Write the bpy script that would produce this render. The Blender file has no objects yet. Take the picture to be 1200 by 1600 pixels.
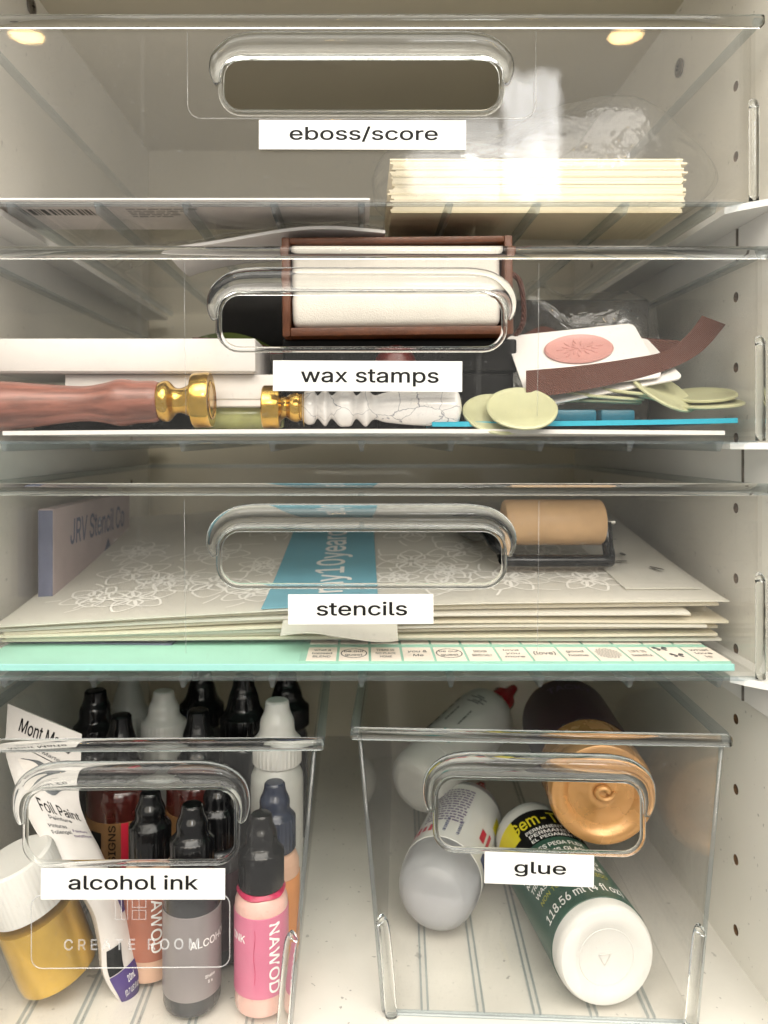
import bpy, bmesh, math, random
from mathutils import Vector, Matrix, noise
from mathutils.geometry import tessellate_polygon, delaunay_2d_cdt

random.seed(7)
S = bpy.context.scene
C = S.collection
F = 1208.0            # focal length in photograph pixels; horizon at photograph row 690, axis at column 565
R = math.radians

# ------------------------------------------------------------------ camera, world, lamps
cam_d = bpy.data.cameras.new('camera')
cam = bpy.data.objects.new('camera', cam_d); C.objects.link(cam)
cam.location = (0, 0, 0); cam.rotation_euler = (R(90), 0, 0)
cam_d.sensor_fit = 'VERTICAL'; cam_d.sensor_height = 36; cam_d.sensor_width = 27
cam_d.lens = F / 1600 * 36
cam_d.shift_x = 35 / 1600; cam_d.shift_y = -110 / 1600
cam_d.clip_start = 0.01; cam_d.clip_end = 50
cam_d.dof.use_dof = True; cam_d.dof.focus_distance = 0.372; cam_d.dof.aperture_fstop = 9.5
S.camera = cam

W = bpy.data.worlds.new('World'); S.world = W; W.use_nodes = True
W.node_tree.nodes['Background'].inputs[0].default_value = (1.0, 0.965, 0.90, 1)
W.node_tree.nodes['Background'].inputs[1].default_value = 0.50

def area_lamp(name, loc, target, sx, sy, watts, col, shape='RECTANGLE'):
    l = bpy.data.lights.new(name, 'AREA'); l.shape = shape; l.size = sx
    if shape in ('RECTANGLE', 'ELLIPSE'): l.size_y = sy
    l.energy = watts; l.color = col
    o = bpy.data.objects.new(name, l); C.objects.link(o); o.location = loc
    d = Vector(target) - Vector(loc)
    o.rotation_euler = d.to_track_quat('-Z', 'Y').to_euler()
    return o
# ceiling spots of the room behind the camera (their mirror images show in the top drawer front)
for x, y, z in ((1.38, -3.3, 2.12), (-1.75, -3.3, 2.12), (-0.18, -4.4, 2.10)):
    area_lamp('ceiling_spot', (x, y, z), (x, y, 0), 0.17, 0.17, 3.4, (1.0, 0.66, 0.28), 'DISK')
# added broad soft panels standing in for bounce off the room's ceiling, in front of and above the cabinet
area_lamp('overhead_fill', (0.15, -0.75, 1.45), (0.05, 0.40, -0.10), 2.2, 1.0, 30, (1.0, 0.96, 0.885))
area_lamp('room_ceiling_bounce', (0, -4.6, 2.25), (0, -4.6, 0), 7.0, 6.8, 370, (1.0, 0.925, 0.79))
# daylight window of the room behind the camera
def window_lamp(px0, px1, py0, py1, y, watts):
    """a curtained window seen as a mirror image in the drawer fronts"""
    k = (2 * .366 - y) / F
    x0, x1, z0, z1 = (px0 - 565) * k, (px1 - 565) * k, (690 - py1) * k, (690 - py0) * k
    o = area_lamp('window_light', ((x0 + x1) / 2, y, (z0 + z1) / 2), ((x0 + x1) / 2, 0, (z0 + z1) / 2), x1 - x0, z1 - z0, watts, (1.0, 0.985, 0.96))
    l = o.data; l.use_nodes = True; nt = l.node_tree; em = nt.nodes['Emission']
    g = nt.nodes.new('ShaderNodeNewGeometry'); sep = nt.nodes.new('ShaderNodeSeparateXYZ'); nt.links.new(g.outputs['Parametric'], sep.inputs[0])
    nz = nt.nodes.new('ShaderNodeTexNoise'); nz.inputs['Scale'].default_value = 3.6; nz.inputs['Detail'].default_value = 5
    nt.links.new(g.outputs['Parametric'], nz.inputs['Vector'])
    def mth(op, a, b_, clamp=False):
        n = nt.nodes.new('ShaderNodeMath'); n.operation = op; n.use_clamp = clamp
        for q, v in enumerate((a, b_)):
            if isinstance(v, (int, float)): n.inputs[q].default_value = v
            else: nt.links.new(v, n.inputs[q])
        return n.outputs[0]
    ex = mth('MULTIPLY', mth('SUBTRACT', .5, mth('ABSOLUTE', mth('SUBTRACT', mth('ADD', sep.outputs[0], mth('MULTIPLY', mth('SUBTRACT', nz.outputs['Fac'], .5), .35)), .5), 0)), 8, True)
    ey = mth('MULTIPLY', mth('SUBTRACT', .5, mth('ABSOLUTE', mth('SUBTRACT', mth('ADD', sep.outputs[1], mth('MULTIPLY', mth('SUBTRACT', nz.outputs['Fac'], .5), .25)), .5), 0)), 9, True)
    wob = mth('ADD', mth('MULTIPLY', nz.outputs['Fac'], 1.1), .35)
    nt.links.new(mth('MULTIPLY', mth('MULTIPLY', ex, ey), wob), em.inputs['Strength'])
    return o
window_lamp(780, 882, 104, 318, -2.5, 8)
window_lamp(630, 806, 180, 318, -2.5, 6)

S.view_settings.view_transform = 'Standard'; S.view_settings.look = 'None'
S.view_settings.gamma = 1; S.view_settings.use_curve_mapping = False
S.view_settings.exposure = 0.33
cy = S.cycles
S.render.engine = 'CYCLES'
cy.use_denoising = True
cy.max_bounces = 16; cy.transmission_bounces = 12; cy.transparent_max_bounces = 48
cy.diffuse_bounces = 4; cy.glossy_bounces = 5
cy.use_adaptive_sampling = True; cy.adaptive_threshold = 0.04
cy.sample_clamp_indirect = 4.0

# ------------------------------------------------------------------ materials
def new_mat(name):
    m = bpy.data.materials.new(name); m.use_nodes = True
    nt = m.node_tree; nt.nodes.clear()
    out = nt.nodes.new('ShaderNodeOutputMaterial')
    return m, nt, out
def nd(nt, t, **kw):
    n = nt.nodes.new(t)
    for k, v in kw.items(): setattr(n, k, v)
    return n
def math_n(nt, op, a, b=None):
    n = nd(nt, 'ShaderNodeMath', operation=op)
    for i, v in enumerate((a, b)):
        if v is None: continue
        if isinstance(v, (int, float)): n.inputs[i].default_value = v
        else: nt.links.new(v, n.inputs[i])
    return n.outputs[0]
def rgb(c): return (c[0], c[1], c[2], 1)

def plain(name, col, rough=0.5, var=0.06, scale=60, bump=0.0, bscale=400, metallic=0.0, sub=0.0, spec=0.5, coat=0.0, stretch=None, sheen=0, specks=0.0):
    m, nt, out = new_mat(name)
    p = nd(nt, 'ShaderNodeBsdfPrincipled')
    p.inputs['Roughness'].default_value = rough; p.inputs['Metallic'].default_value = metallic
    p.inputs['Specular IOR Level'].default_value = spec; p.inputs['Coat Weight'].default_value = coat
    p.inputs['Sheen Weight'].default_value = sheen
    if sub:
        p.inputs['Subsurface Weight'].default_value = sub
        p.inputs['Subsurface Radius'].default_value = (.006, .005, .004); p.inputs['Subsurface Scale'].default_value = 0.5
    tc = nd(nt, 'ShaderNodeTexCoord'); mp = nd(nt, 'ShaderNodeMapping')
    if stretch: mp.inputs['Scale'].default_value = stretch
    nt.links.new(tc.outputs['Object'], mp.inputs['Vector'])
    nz = nd(nt, 'ShaderNodeTexNoise'); nz.inputs['Scale'].default_value = scale; nz.inputs['Detail'].default_value = 5
    nt.links.new(mp.outputs[0], nz.inputs['Vector'])
    cr = nd(nt, 'ShaderNodeValToRGB')
    cr.color_ramp.elements[0].position = .3; cr.color_ramp.elements[1].position = .7
    cr.color_ramp.elements[0].color = rgb([max(0, c * (1 - var)) for c in col])
    cr.color_ramp.elements[1].color = rgb([min(1, c * (1 + var)) for c in col])
    nt.links.new(nz.outputs['Fac'], cr.inputs['Fac']); colout = cr.outputs[0]
    if specks:
        for sc_, th_, cl in ((330, .73, .35), (120, .745, .55)):
            ns = nd(nt, 'ShaderNodeTexNoise'); ns.inputs['Scale'].default_value = sc_; ns.inputs['Detail'].default_value = 2; nt.links.new(mp.outputs[0], ns.inputs['Vector'])
            mk = math_n(nt, 'MULTIPLY', math_n(nt, 'GREATER_THAN', ns.outputs['Fac'], th_), specks)
            mxx = nd(nt, 'ShaderNodeMix', data_type='RGBA'); nt.links.new(mk, mxx.inputs[0]); nt.links.new(colout, mxx.inputs['A'])
            mxx.inputs['B'].default_value = rgb([q * cl for q in col]); colout = mxx.outputs['Result']
    nt.links.new(colout, p.inputs['Base Color'])
    rr = math_n(nt, 'ADD', math_n(nt, 'MULTIPLY', nz.outputs['Fac'], rough * .3), rough * .85)
    nt.links.new(rr, p.inputs['Roughness'])
    if bump:
        n2 = nd(nt, 'ShaderNodeTexNoise'); n2.inputs['Scale'].default_value = bscale; n2.inputs['Detail'].default_value = 3
        nt.links.new(mp.outputs[0], n2.inputs['Vector'])
        b = nd(nt, 'ShaderNodeBump'); b.inputs['Strength'].default_value = bump; b.inputs['Distance'].default_value = .0006
        nt.links.new(n2.outputs['Fac'], b.inputs['Height']); nt.links.new(b.outputs[0], p.inputs['Normal'])
    nt.links.new(p.outputs[0], out.inputs[0])
    return m

def sheet_mat(name, tint, base=.020, grazing=.8, haze=.006, gloss_rough=.015, wrinkle=0.0, wscale=60, dust=0.045):
    """thin clear plastic: straight-through transparency, Schlick mirror, faint scuffs"""
    m, nt, out = new_mat(name)
    lw = nd(nt, 'ShaderNodeLayerWeight'); lw.inputs['Blend'].default_value = .5
    tc = nd(nt, 'ShaderNodeTexCoord')
    gl = nd(nt, 'ShaderNodeBsdfGlossy'); gl.inputs['Roughness'].default_value = gloss_rough
    if wrinkle:
        nz = nd(nt, 'ShaderNodeTexNoise'); nz.inputs['Scale'].default_value = wscale; nz.inputs['Detail'].default_value = 3
        nz.inputs['Distortion'].default_value = 1.5
        nt.links.new(tc.outputs['Object'], nz.inputs['Vector'])
        b = nd(nt, 'ShaderNodeBump'); b.inputs['Strength'].default_value = wrinkle; b.inputs['Distance'].default_value = .006
        nt.links.new(nz.outputs['Fac'], b.inputs['Height'])
        nt.links.new(b.outputs[0], gl.inputs['Normal']); nt.links.new(b.outputs[0], lw.inputs['Normal'])
    f = math_n(nt, 'ADD', math_n(nt, 'MULTIPLY', math_n(nt, 'POWER', lw.outputs['Facing'], 5.0), grazing), base)
    tr = nd(nt, 'ShaderNodeBsdfTransparent'); tr.inputs[0].default_value = rgb(tint)
    df = nd(nt, 'ShaderNodeBsdfDiffuse'); df.inputs[0].default_value = (.8, .81, .82, 1)
    n2 = nd(nt, 'ShaderNodeTexNoise'); n2.inputs['Scale'].default_value = 14; n2.inputs['Detail'].default_value = 6; n2.inputs['Roughness'].default_value = .65
    nt.links.new(tc.outputs['Object'], n2.inputs['Vector'])
    hz = math_n(nt, 'MULTIPLY', math_n(nt, 'POWER', n2.outputs['Fac'], 3.0), haze * 6)
    n3 = nd(nt, 'ShaderNodeTexNoise'); n3.inputs['Scale'].default_value = 420; n3.inputs['Detail'].default_value = 1
    nt.links.new(tc.outputs['Object'], n3.inputs['Vector'])
    sp = math_n(nt, 'MULTIPLY', math_n(nt, 'GREATER_THAN', n3.outputs['Fac'], .715), dust)
    hz = math_n(nt, 'ADD', hz, sp)
    mp = nd(nt, 'ShaderNodeMapping'); mp.inputs['Scale'].default_value = (260, 260, 9); mp.inputs['Rotation'].default_value = (0, .35, 0)
    nt.links.new(tc.outputs['Object'], mp.inputs['Vector'])
    n4 = nd(nt, 'ShaderNodeTexNoise'); n4.inputs['Scale'].default_value = 1; n4.inputs['Detail'].default_value = 1; nt.links.new(mp.outputs[0], n4.inputs['Vector'])
    hz = math_n(nt, 'ADD', hz, math_n(nt, 'MULTIPLY', math_n(nt, 'GREATER_THAN', n4.outputs['Fac'], .735), dust * .35))
    m1 = nd(nt, 'ShaderNodeMixShader'); nt.links.new(hz, m1.inputs[0]); nt.links.new(tr.outputs[0], m1.inputs[1]); nt.links.new(df.outputs[0], m1.inputs[2])
    m2 = nd(nt, 'ShaderNodeMixShader'); nt.links.new(f, m2.inputs[0]); nt.links.new(m1.outputs[0], m2.inputs[1]); nt.links.new(gl.outputs[0], m2.inputs[2])
    nt.links.new(m2.outputs[0], out.inputs[0])
    return m

def glass_mat(name, col, rough=0.0, ior=1.49):
    m, nt, out = new_mat(name)
    g = nd(nt, 'ShaderNodeBsdfGlass'); g.inputs['Color'].default_value = rgb(col)
    g.inputs['Roughness'].default_value = rough; g.inputs['IOR'].default_value = ior
    tc = nd(nt, 'ShaderNodeTexCoord'); nz = nd(nt, 'ShaderNodeTexNoise'); nz.inputs['Scale'].default_value = 55
    nt.links.new(tc.outputs['Object'], nz.inputs['Vector'])
    b = nd(nt, 'ShaderNodeBump'); b.inputs['Strength'].default_value = .06; b.inputs['Distance'].default_value = .002
    nt.links.new(nz.outputs['Fac'], b.inputs['Height']); nt.links.new(b.outputs[0], g.inputs['Normal'])
    nt.links.new(g.outputs[0], out.inputs[0])
    return m

def vellum_mat(name, col, clear):
    m, nt, out = new_mat(name)
    d = nd(nt, 'ShaderNodeBsdfDiffuse'); d.inputs[0].default_value = rgb(col)
    t = nd(nt, 'ShaderNodeBsdfTranslucent'); t.inputs[0].default_value = rgb(col)
    tr = nd(nt, 'ShaderNodeBsdfTransparent')
    g = nd(nt, 'ShaderNodeBsdfGlossy'); g.inputs['Roughness'].default_value = .35
    tc = nd(nt, 'ShaderNodeTexCoord'); nz = nd(nt, 'ShaderNodeTexNoise'); nz.inputs['Scale'].default_value = 30; nz.inputs['Detail'].default_value = 4
    nt.links.new(tc.outputs['Object'], nz.inputs['Vector'])
    a = nd(nt, 'ShaderNodeMixShader'); a.inputs[0].default_value = .4
    nt.links.new(d.outputs[0], a.inputs[1]); nt.links.new(t.outputs[0], a.inputs[2])
    b = nd(nt, 'ShaderNodeMixShader'); nt.links.new(math_n(nt, 'ADD', math_n(nt, 'MULTIPLY', nz.outputs['Fac'], .2), clear - .1), b.inputs[0])
    nt.links.new(a.outputs[0], b.inputs[1]); nt.links.new(tr.outputs[0], b.inputs[2])
    c = nd(nt, 'ShaderNodeMixShader'); c.inputs[0].default_value = .05
    nt.links.new(b.outputs[0], c.inputs[1]); nt.links.new(g.outputs[0], c.inputs[2])
    nt.links.new(c.outputs[0], out.inputs[0])
    return m

def howlite_mat():
    m, nt, out = new_mat('howlite')
    p = nd(nt, 'ShaderNodeBsdfPrincipled'); p.inputs['Roughness'].default_value = .12; p.inputs['Coat Weight'].default_value = .4
    tc = nd(nt, 'ShaderNodeTexCoord'); nz = nd(nt, 'ShaderNodeTexNoise'); nz.inputs['Scale'].default_value = 140; nz.inputs['Detail'].default_value = 4
    nt.links.new(tc.outputs['Object'], nz.inputs['Vector'])
    mx = nd(nt, 'ShaderNodeVectorMath', operation='SCALE'); mx.inputs['Scale'].default_value = .006
    nt.links.new(nz.outputs['Color'], mx.inputs[0])
    ad = nd(nt, 'ShaderNodeVectorMath', operation='ADD'); nt.links.new(tc.outputs['Object'], ad.inputs[0]); nt.links.new(mx.outputs[0], ad.inputs[1])
    cols = []
    for sc, w in ((66, .014), (230, .012)):
        v = nd(nt, 'ShaderNodeTexVoronoi', feature='DISTANCE_TO_EDGE'); v.inputs['Scale'].default_value = sc
        nt.links.new(ad.outputs[0], v.inputs['Vector'])
        cr = nd(nt, 'ShaderNodeValToRGB'); cr.color_ramp.elements[0].color = (.20, .21, .25, 1) if sc == 66 else (.62, .62, .62, 1)
        cr.color_ramp.elements[1].color = (.82, .80, .78, 1); cr.color_ramp.elements[1].position = w
        nt.links.new(v.outputs['Distance'], cr.inputs[0]); cols.append(cr)
    mm = nd(nt, 'ShaderNodeMix', data_type='RGBA', blend_type='DARKEN'); mm.inputs[0].default_value = 1
    nt.links.new(cols[0].outputs[0], mm.inputs['A']); nt.links.new(cols[1].outputs[0], mm.inputs['B'])
    nt.links.new(mm.outputs['Result'], p.inputs['Base Color']); nt.links.new(p.outputs[0], out.inputs[0])
    return m

def ribbon_mat():
    m, nt, out = new_mat('satin_ribbon')
    p = nd(nt, 'ShaderNodeBsdfPrincipled'); p.inputs['Roughness'].default_value = .5; p.inputs['Sheen Weight'].default_value = .1
    p.inputs['Base Color'].default_value = (.085, .022, .010, 1)
    tc = nd(nt, 'ShaderNodeTexCoord'); w = nd(nt, 'ShaderNodeTexWave', bands_direction='DIAGONAL'); w.inputs['Scale'].default_value = 420; w.inputs['Distortion'].default_value = .4
    nt.links.new(tc.outputs['Object'], w.inputs['Vector'])
    b = nd(nt, 'ShaderNodeBump'); b.inputs['Strength'].default_value = .7; b.inputs['Distance'].default_value = .0005
    nt.links.new(w.outputs['Fac'], b.inputs['Height']); nt.links.new(b.outputs[0], p.inputs['Normal'])
    nt.links.new(p.outputs[0], out.inputs[0]); return m

M = dict(
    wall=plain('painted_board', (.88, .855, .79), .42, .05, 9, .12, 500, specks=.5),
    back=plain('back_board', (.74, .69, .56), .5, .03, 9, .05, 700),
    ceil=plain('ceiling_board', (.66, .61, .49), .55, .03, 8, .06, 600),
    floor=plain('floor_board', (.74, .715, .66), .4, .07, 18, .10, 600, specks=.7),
    hole=plain('raw_board', (.16, .09, .045), .9, .3, 600),
    runner=plain('runner_plastic', (.80, .79, .76), .35, .02, 30),
    screw=plain('screw_metal', (.22, .20, .18), .38, .25, 300, metallic=.8),
    clear=sheet_mat('clear_acrylic', (.990, .988, .984)),
    edge=sheet_mat('acrylic_edge', (.86, .895, .915), .06, .8, .03, .08),
    solid=glass_mat('acrylic_solid', (.985, .993, .99), 0.0, 1.36),
    mould=sheet_mat('moulded_line', (.95, .95, .95), .08, .7, .10, .1),
    cello=sheet_mat('cellophane', (.975, .975, .965), .045, .75, .020, .06, .45, 32, .02),
    label=plain('label_tape', (.76, .755, .74), .35, .01, 50),
    ink=plain('black_print', (.006, .006, .006), .6, .05, spec=.2),
    grey_ink=plain('grey_print', (.07, .075, .08), .6, .1),
    white_ink=plain('white_print', (.85, .84, .82), .5, .02),
    emboss=sheet_mat('embossed_acrylic', (.93, .93, .93), .10, .7, .40, .12),
    cream=plain('cream_paper', (.86, .775, .58), .7, .05, 90, .2, 900, stretch=(1, 8, 12)),
    cream2=plain('ivory_paper', (.80, .70, .48), .7, .05, 90, .2, 900, stretch=(1, 8, 12)),
    white=plain('white_card', (.70, .67, .645), .55, .025, 30, .06, 900),
    pinkwhite=plain('pinkish_card', (.78, .72, .70), .6, .05, 40),
    cloth=plain('white_cloth', (.66, .615, .55), .85, .04, 60, .5, 1500, sheen=.3),
    leather=plain('brown_leather', (.105, .030, .008), .42, .22, 160, .25, 900),
    black=plain('black_card', (.005, .0045, .004), .4, .2, 60, .05, spec=.15),
    black_pl=plain('black_plastic', (.005, .005, .0055), .12, .1, 80, spec=.4),
    wood=plain('rosewood', (.215, .085, .062), .36, .5, 75, .04, 300, stretch=(4, 4, .35), coat=.1),
    darkwood=plain('dark_red_wood', (.10, .012, .008), .3, .3, 90),
    brass=plain('brass', (.62, .40, .10), .2, .22, 110, .18, 260, metallic=1.0),
    howlite=howlite_mat(),
    jade=plain('green_stone', (.36, .38, .16), .2, .18, 90, sub=.2),
    wax=plain('green_wax', (.44, .44, .27), .38, .06, 70, .05, 500, sub=.15),
    rose=plain('rose_wax', (.52, .265, .24), .35, .06, 80, .1, 400, sub=.1),
    teal=plain('teal_card', (.012, .33, .46), .4, .06, 40),
    teal_dark=plain('dark_teal', (.004, .10, .15), .35, .1, 40),
    ribbon=ribbon_mat(),
    green=plain('green_cloth', (.085, .12, .012), .6, .35, 60, .2, 500),
    red=plain('dark_red_cloth', (.12, .012, .01), .6, .3, 60, .2, 500),
    taupe=plain('taupe_card', (.055, .046, .034), .6, .2, 20, .1, 300),
    vellum=vellum_mat('stencil_film', (.86, .84, .78), .15),
    ivory=vellum_mat('ivory_stencil', (.88, .83, .70), .10),
    line=plain('stencil_line', (.92, .90, .85), .6, .03),
    mint=plain('mint_card', (.33, .62, .51), .45, .05, 30, .05, 600),
    mint_edge=plain('mint_edge', (.30, .62, .58), .35, .03, 30),
    blue=plain('blue_paper', (.17, .40, .50), .55, .05, 40),
    tile=plain('sticker_tile', (.86, .78, .70), .6, .04, 90),
    kraft=plain('kraft_box', (.47, .385, .385), .65, .08, 50),
    kraft_dark=plain('slate_print', (.13, .14, .21), .6, .1, 50),
    tan=plain('tan_rubber', (.60, .385, .205), .5, .07, 70, .08, 500),
    steel=plain('steel', (.55, .54, .50), .3, .1, 200, metallic=1.0),
    pink=plain('pink_label', (.58, .165, .265), .35, .06, 50, coat=.2),
    pinkglass=plain('pink_stained_plastic', (.74, .46, .40), .28, .14, 60, sub=.2, coat=.3),
    stain=plain('magenta_stain', (.45, .02, .08), .35, .3, 300),
    greylab=plain('grey_label', (.24, .215, .215), .35, .06, 50, coat=.2),
    charcoal=plain('charcoal_plastic', (.045, .045, .048), .25, .15, 80, coat=.2),
    rust=plain('rust_label', (.36, .125, .075), .4, .08, 50),
    peach=plain('peach_plastic', (.60, .38, .27), .3, .15, 50, sub=.1),
    navy=plain('navy_plastic', (.018, .024, .045), .2, .1, 80),
    orange=plain('orange_label', (.62, .26, .09), .4, .1, 50),
    whitepl=plain('white_plastic', (.66, .65, .62), .3, .02, 50, sub=.15),
    greypl=plain('frosted_plastic', (.50, .50, .47), .35, .05, 50, sub=.1),
    maroon=plain('maroon_plastic', (.05, .010, .008), .15, .2, 50, coat=.5),
    amber=plain('amber_label', (.17, .085, .03), .4, .2, 60),
    redprint=plain('red_print', (.50, .015, .04), .4, .06),
    gold=plain('gold_paint', (.66, .42, .08), .33, .2, 40, coat=.4, metallic=.65),
    copper=plain('gold_plastic', (.55, .29, .105), .27, .08, 60, .05, 200, metallic=.35, coat=.3),
    plum=plain('plum_label', (.035, .014, .022), .35, .3, 60),
    tube=plain('white_laminate', (.63, .595, .57), .26, .03, 30, .5, 90),
    foil=plain('grey_foil', (.16, .17, .18), .25, .3, 90, metallic=.6),
    pearl=plain('pearl_print', (.66, .61, .57), .3, .12, 60),
    purple=plain('purple_print', (.065, .035, .17), .4, .05),
    dkgreen=plain('green_label', (.028, .080, .055), .38, .08, 60),
    yellow=plain('yellow_print', (.72, .62, .02), .45, .05),
    olive=plain('olive_print', (.36, .36, .04), .45, .05),
    redcap=plain('red_plastic', (.42, .012, .02), .25, .1),
    milky=None,
    liquid=plain('grey_glue', (.36, .37, .41), .3, .06, 40, sub=.1),
    violet=plain('violet_print', (.16, .12, .21), .5, .1),
    tealprint=plain('teal_print', (.02, .27, .24), .5, .1),
    navyprint=plain('navy_print', (.03, .045, .16), .5, .1),
)
M['milky'] = vellum_mat('milky_plastic', (.78, .78, .78), .60)
M['jarglass'] = sheet_mat('jar_plastic', (.98, .98, .96), .018, .7, .010, .03)

# ------------------------------------------------------------------ helpers
def W3(px, py, d):
    """a point at distance d that the photograph shows at (px, py)"""
    return Vector(((px - 565) * d / F, d, (690 - py) * d / F))
def obj(name, geo, mat, parent=None, smooth=False, loc=None, rot=None, kind=None):
    v, f = geo[0], geo[1]
    me = bpy.data.meshes.new(name); me.from_pydata([tuple(p) for p in v], [], f); me.update()
    me.materials.append(M[mat] if isinstance(mat, str) else mat)
    if smooth:
        for p in me.polygons: p.use_smooth = True
        if smooth != 'all':
            try: me.set_sharp_from_angle(angle=R(38))
            except Exception: pass
    o = bpy.data.objects.new(name, me); C.objects.link(o)
    if parent: o.parent = parent
    if loc is not None: o.location = loc
    if rot is not None: o.rotation_euler = rot
    if kind: o['kind'] = kind
    return o
def tag(o, label, cat, group=None):
    o['label'] = label; o['category'] = cat
    if group: o['group'] = group
    return o
def thing(name, label, cat, loc=(0, 0, 0), rot=(0, 0, 0), group=None):
    o = bpy.data.objects.new(name, None); C.objects.link(o); o.empty_display_size = .01
    o.location = loc; o.rotation_euler = rot
    return tag(o, label, cat, group)
def orient(o, origin, axis, roll=0):
    """put local +Z along axis"""
    q = Vector(axis).normalized().to_track_quat('Z', 'Y') @ Matrix.Rotation(roll, 3, 'Z').to_quaternion()
    o.location = origin; o.rotation_euler = q.to_euler()

def join(*gs):
    V, Fc = [], []
    for v, f in gs:
        n = len(V); V += list(v); Fc += [tuple(i + n for i in q) for q in f]
    return V, Fc
def xf(g, mat): return [mat @ Vector(p) for p in g[0]], g[1]
def box(x0, x1, y0, y1, z0, z1, bev=0, seg=2):
    v = [(x0, y0, z0), (x1, y0, z0), (x1, y1, z0), (x0, y1, z0), (x0, y0, z1), (x1, y0, z1), (x1, y1, z1), (x0, y1, z1)]
    f = [(0, 3, 2, 1), (4, 5, 6, 7), (0, 1, 5, 4), (1, 2, 6, 5), (2, 3, 7, 6), (3, 0, 4, 7)]
    if not bev: return v, f
    bm = bmesh.new(); vs = [bm.verts.new(p) for p in v]
    for q in f: bm.faces.new([vs[i] for i in q])
    bmesh.ops.bevel(bm, geom=list(bm.edges), offset=bev, segments=seg, profile=.5, affect='EDGES')
    bm.verts.index_update()
    r = [p.co.copy() for p in bm.verts], [tuple(x.index for x in q.verts) for q in bm.faces]
    bm.free(); return r
def rrect(x0, x1, z0, z1, r, n=6):
    pts = []
    for cx, cz, a0 in ((x1 - r, z0 + r, -90), (x1 - r, z1 - r, 0), (x0 + r, z1 - r, 90), (x0 + r, z0 + r, 180)):
        for i in range(n + 1):
            a = R(a0 + 90 * i / n); pts.append((cx + r * math.cos(a), cz + r * math.sin(a)))
    return pts
def prism(outer, holes, t0, t1, emb=None):
    """plate of a 2D outline with holes, thickness t0..t1; emb(u, v, t) -> xyz (default plate faces -Y)"""
    emb = emb or (lambda u, v, t: (u, t, v))
    loops = [outer] + list(holes)
    tris = tessellate_polygon([[Vector((p[0], p[1], 0)) for p in l] for l in loops])
    flat = [p for l in loops for p in l]; n = len(flat)
    V = [emb(u, v, t0) for u, v in flat] + [emb(u, v, t1) for u, v in flat]
    Fc = []
    for a, b, c in tris:
        A, B, Cc = flat[a], flat[b], flat[c]
        cr = (B[0] - A[0]) * (Cc[1] - A[1]) - (B[1] - A[1]) * (Cc[0] - A[0])
        if cr < 0: b, c = c, b
        Fc.append((a, b, c)); Fc.append((a + n, c + n, b + n))
    k = 0
    for li, l in enumerate(loops):
        m_ = len(l); ar = sum(l[i][0] * l[(i + 1) % m_][1] - l[(i + 1) % m_][0] * l[i][1] for i in range(m_))
        fwd = (ar > 0) == (li == 0)
        for i in range(m_):
            a, b = k + i, k + (i + 1) % m_
            if not fwd: a, b = b, a
            Fc.append((b, a, a + n, b + n))
        k += m_
    return V, Fc
def smooth_path(pts, n, closed=False):
    P = [Vector(p) for p in pts]; out = []; m_ = len(P)
    rng = m_ if closed else m_ - 1
    for i in range(rng):
        g = lambda k: P[k % m_] if closed else P[max(0, min(m_ - 1, k))]
        p0, p1, p2, p3 = g(i - 1), g(i), g(i + 1), g(i + 2)
        for j in range(n):
            t = j / n
            out.append(.5 * ((2 * p1) + (-p0 + p2) * t + (2 * p0 - 5 * p1 + 4 * p2 - p3) * t * t + (-p0 + 3 * p1 - 3 * p2 + p3) * t ** 3))
    if not closed: out.append(P[-1])
    return out
def tube(path, rad, segs=12, closed=False, up=(0, 1, 0), flat=1.0):
    """round bar along a path; flat squashes it along 'up'"""
    P = [Vector(p) for p in path]; n = len(P); V, Fc = [], []
    up = Vector(up)
    for i, p in enumerate(P):
        a = P[(i - 1) % n] if (closed or i > 0) else P[i]; b = P[(i + 1) % n] if (closed or i < n - 1) else P[i]
        t = (b - a).normalized(); s = t.cross(up)
        if s.length < 1e-6: s = t.cross(Vector((1, 0, .3)))
        s.normalize(); u = s.cross(t).normalized()
        r = rad[i] if isinstance(rad, (list, tuple)) else rad
        for k in range(segs):
            an = 2 * math.pi * k / segs
            V.append(p + s * (r * math.cos(an)) + u * (r * flat * math.sin(an)))
    for i in range(n if closed else n - 1):
        for k in range(segs):
            a = i * segs + k; b = i * segs + (k + 1) % segs; j = ((i + 1) % n) * segs
            Fc.append((b, a, j + k, j + (k + 1) % segs))
    if not closed:
        Fc.append(tuple(range(segs))); Fc.append(tuple((n - 1) * segs + k for k in reversed(range(segs))))
    return V, Fc
def lathe(prof, segs=48, mod=None):
    """profile of (radius, z); radius 0 ends close to a point; mod(z, angle) scales the radius"""
    V, Fc, rows = [], [], []
    for r, z in prof:
        if r <= 1e-7: rows.append([len(V)]); V.append((0, 0, z))
        else:
            row = []
            for k in range(segs):
                a = 2 * math.pi * k / segs; q = r * (mod(z, a) if mod else 1)
                row.append(len(V)); V.append((q * math.cos(a), q * math.sin(a), z))
            rows.append(row)
    for A, B in zip(rows, rows[1:]):
        for k in range(segs):
            k2 = (k + 1) % segs
            if len(A) == 1 and len(B) == 1: continue
            if len(A) == 1: Fc.append((A[0], B[k2], B[k]))
            elif len(B) == 1: Fc.append((A[k], A[k2], B[0]))
            else: Fc.append((A[k], A[k2], B[k2], B[k]))
    return V, Fc
def cprof(pts, n=4):
    """smoothed lathe profile"""
    return [(max(0, p[0]), p[1]) for p in [(q.x, q.y) for q in smooth_path([(a, b, 0) for a, b in pts], n)]]
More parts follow.
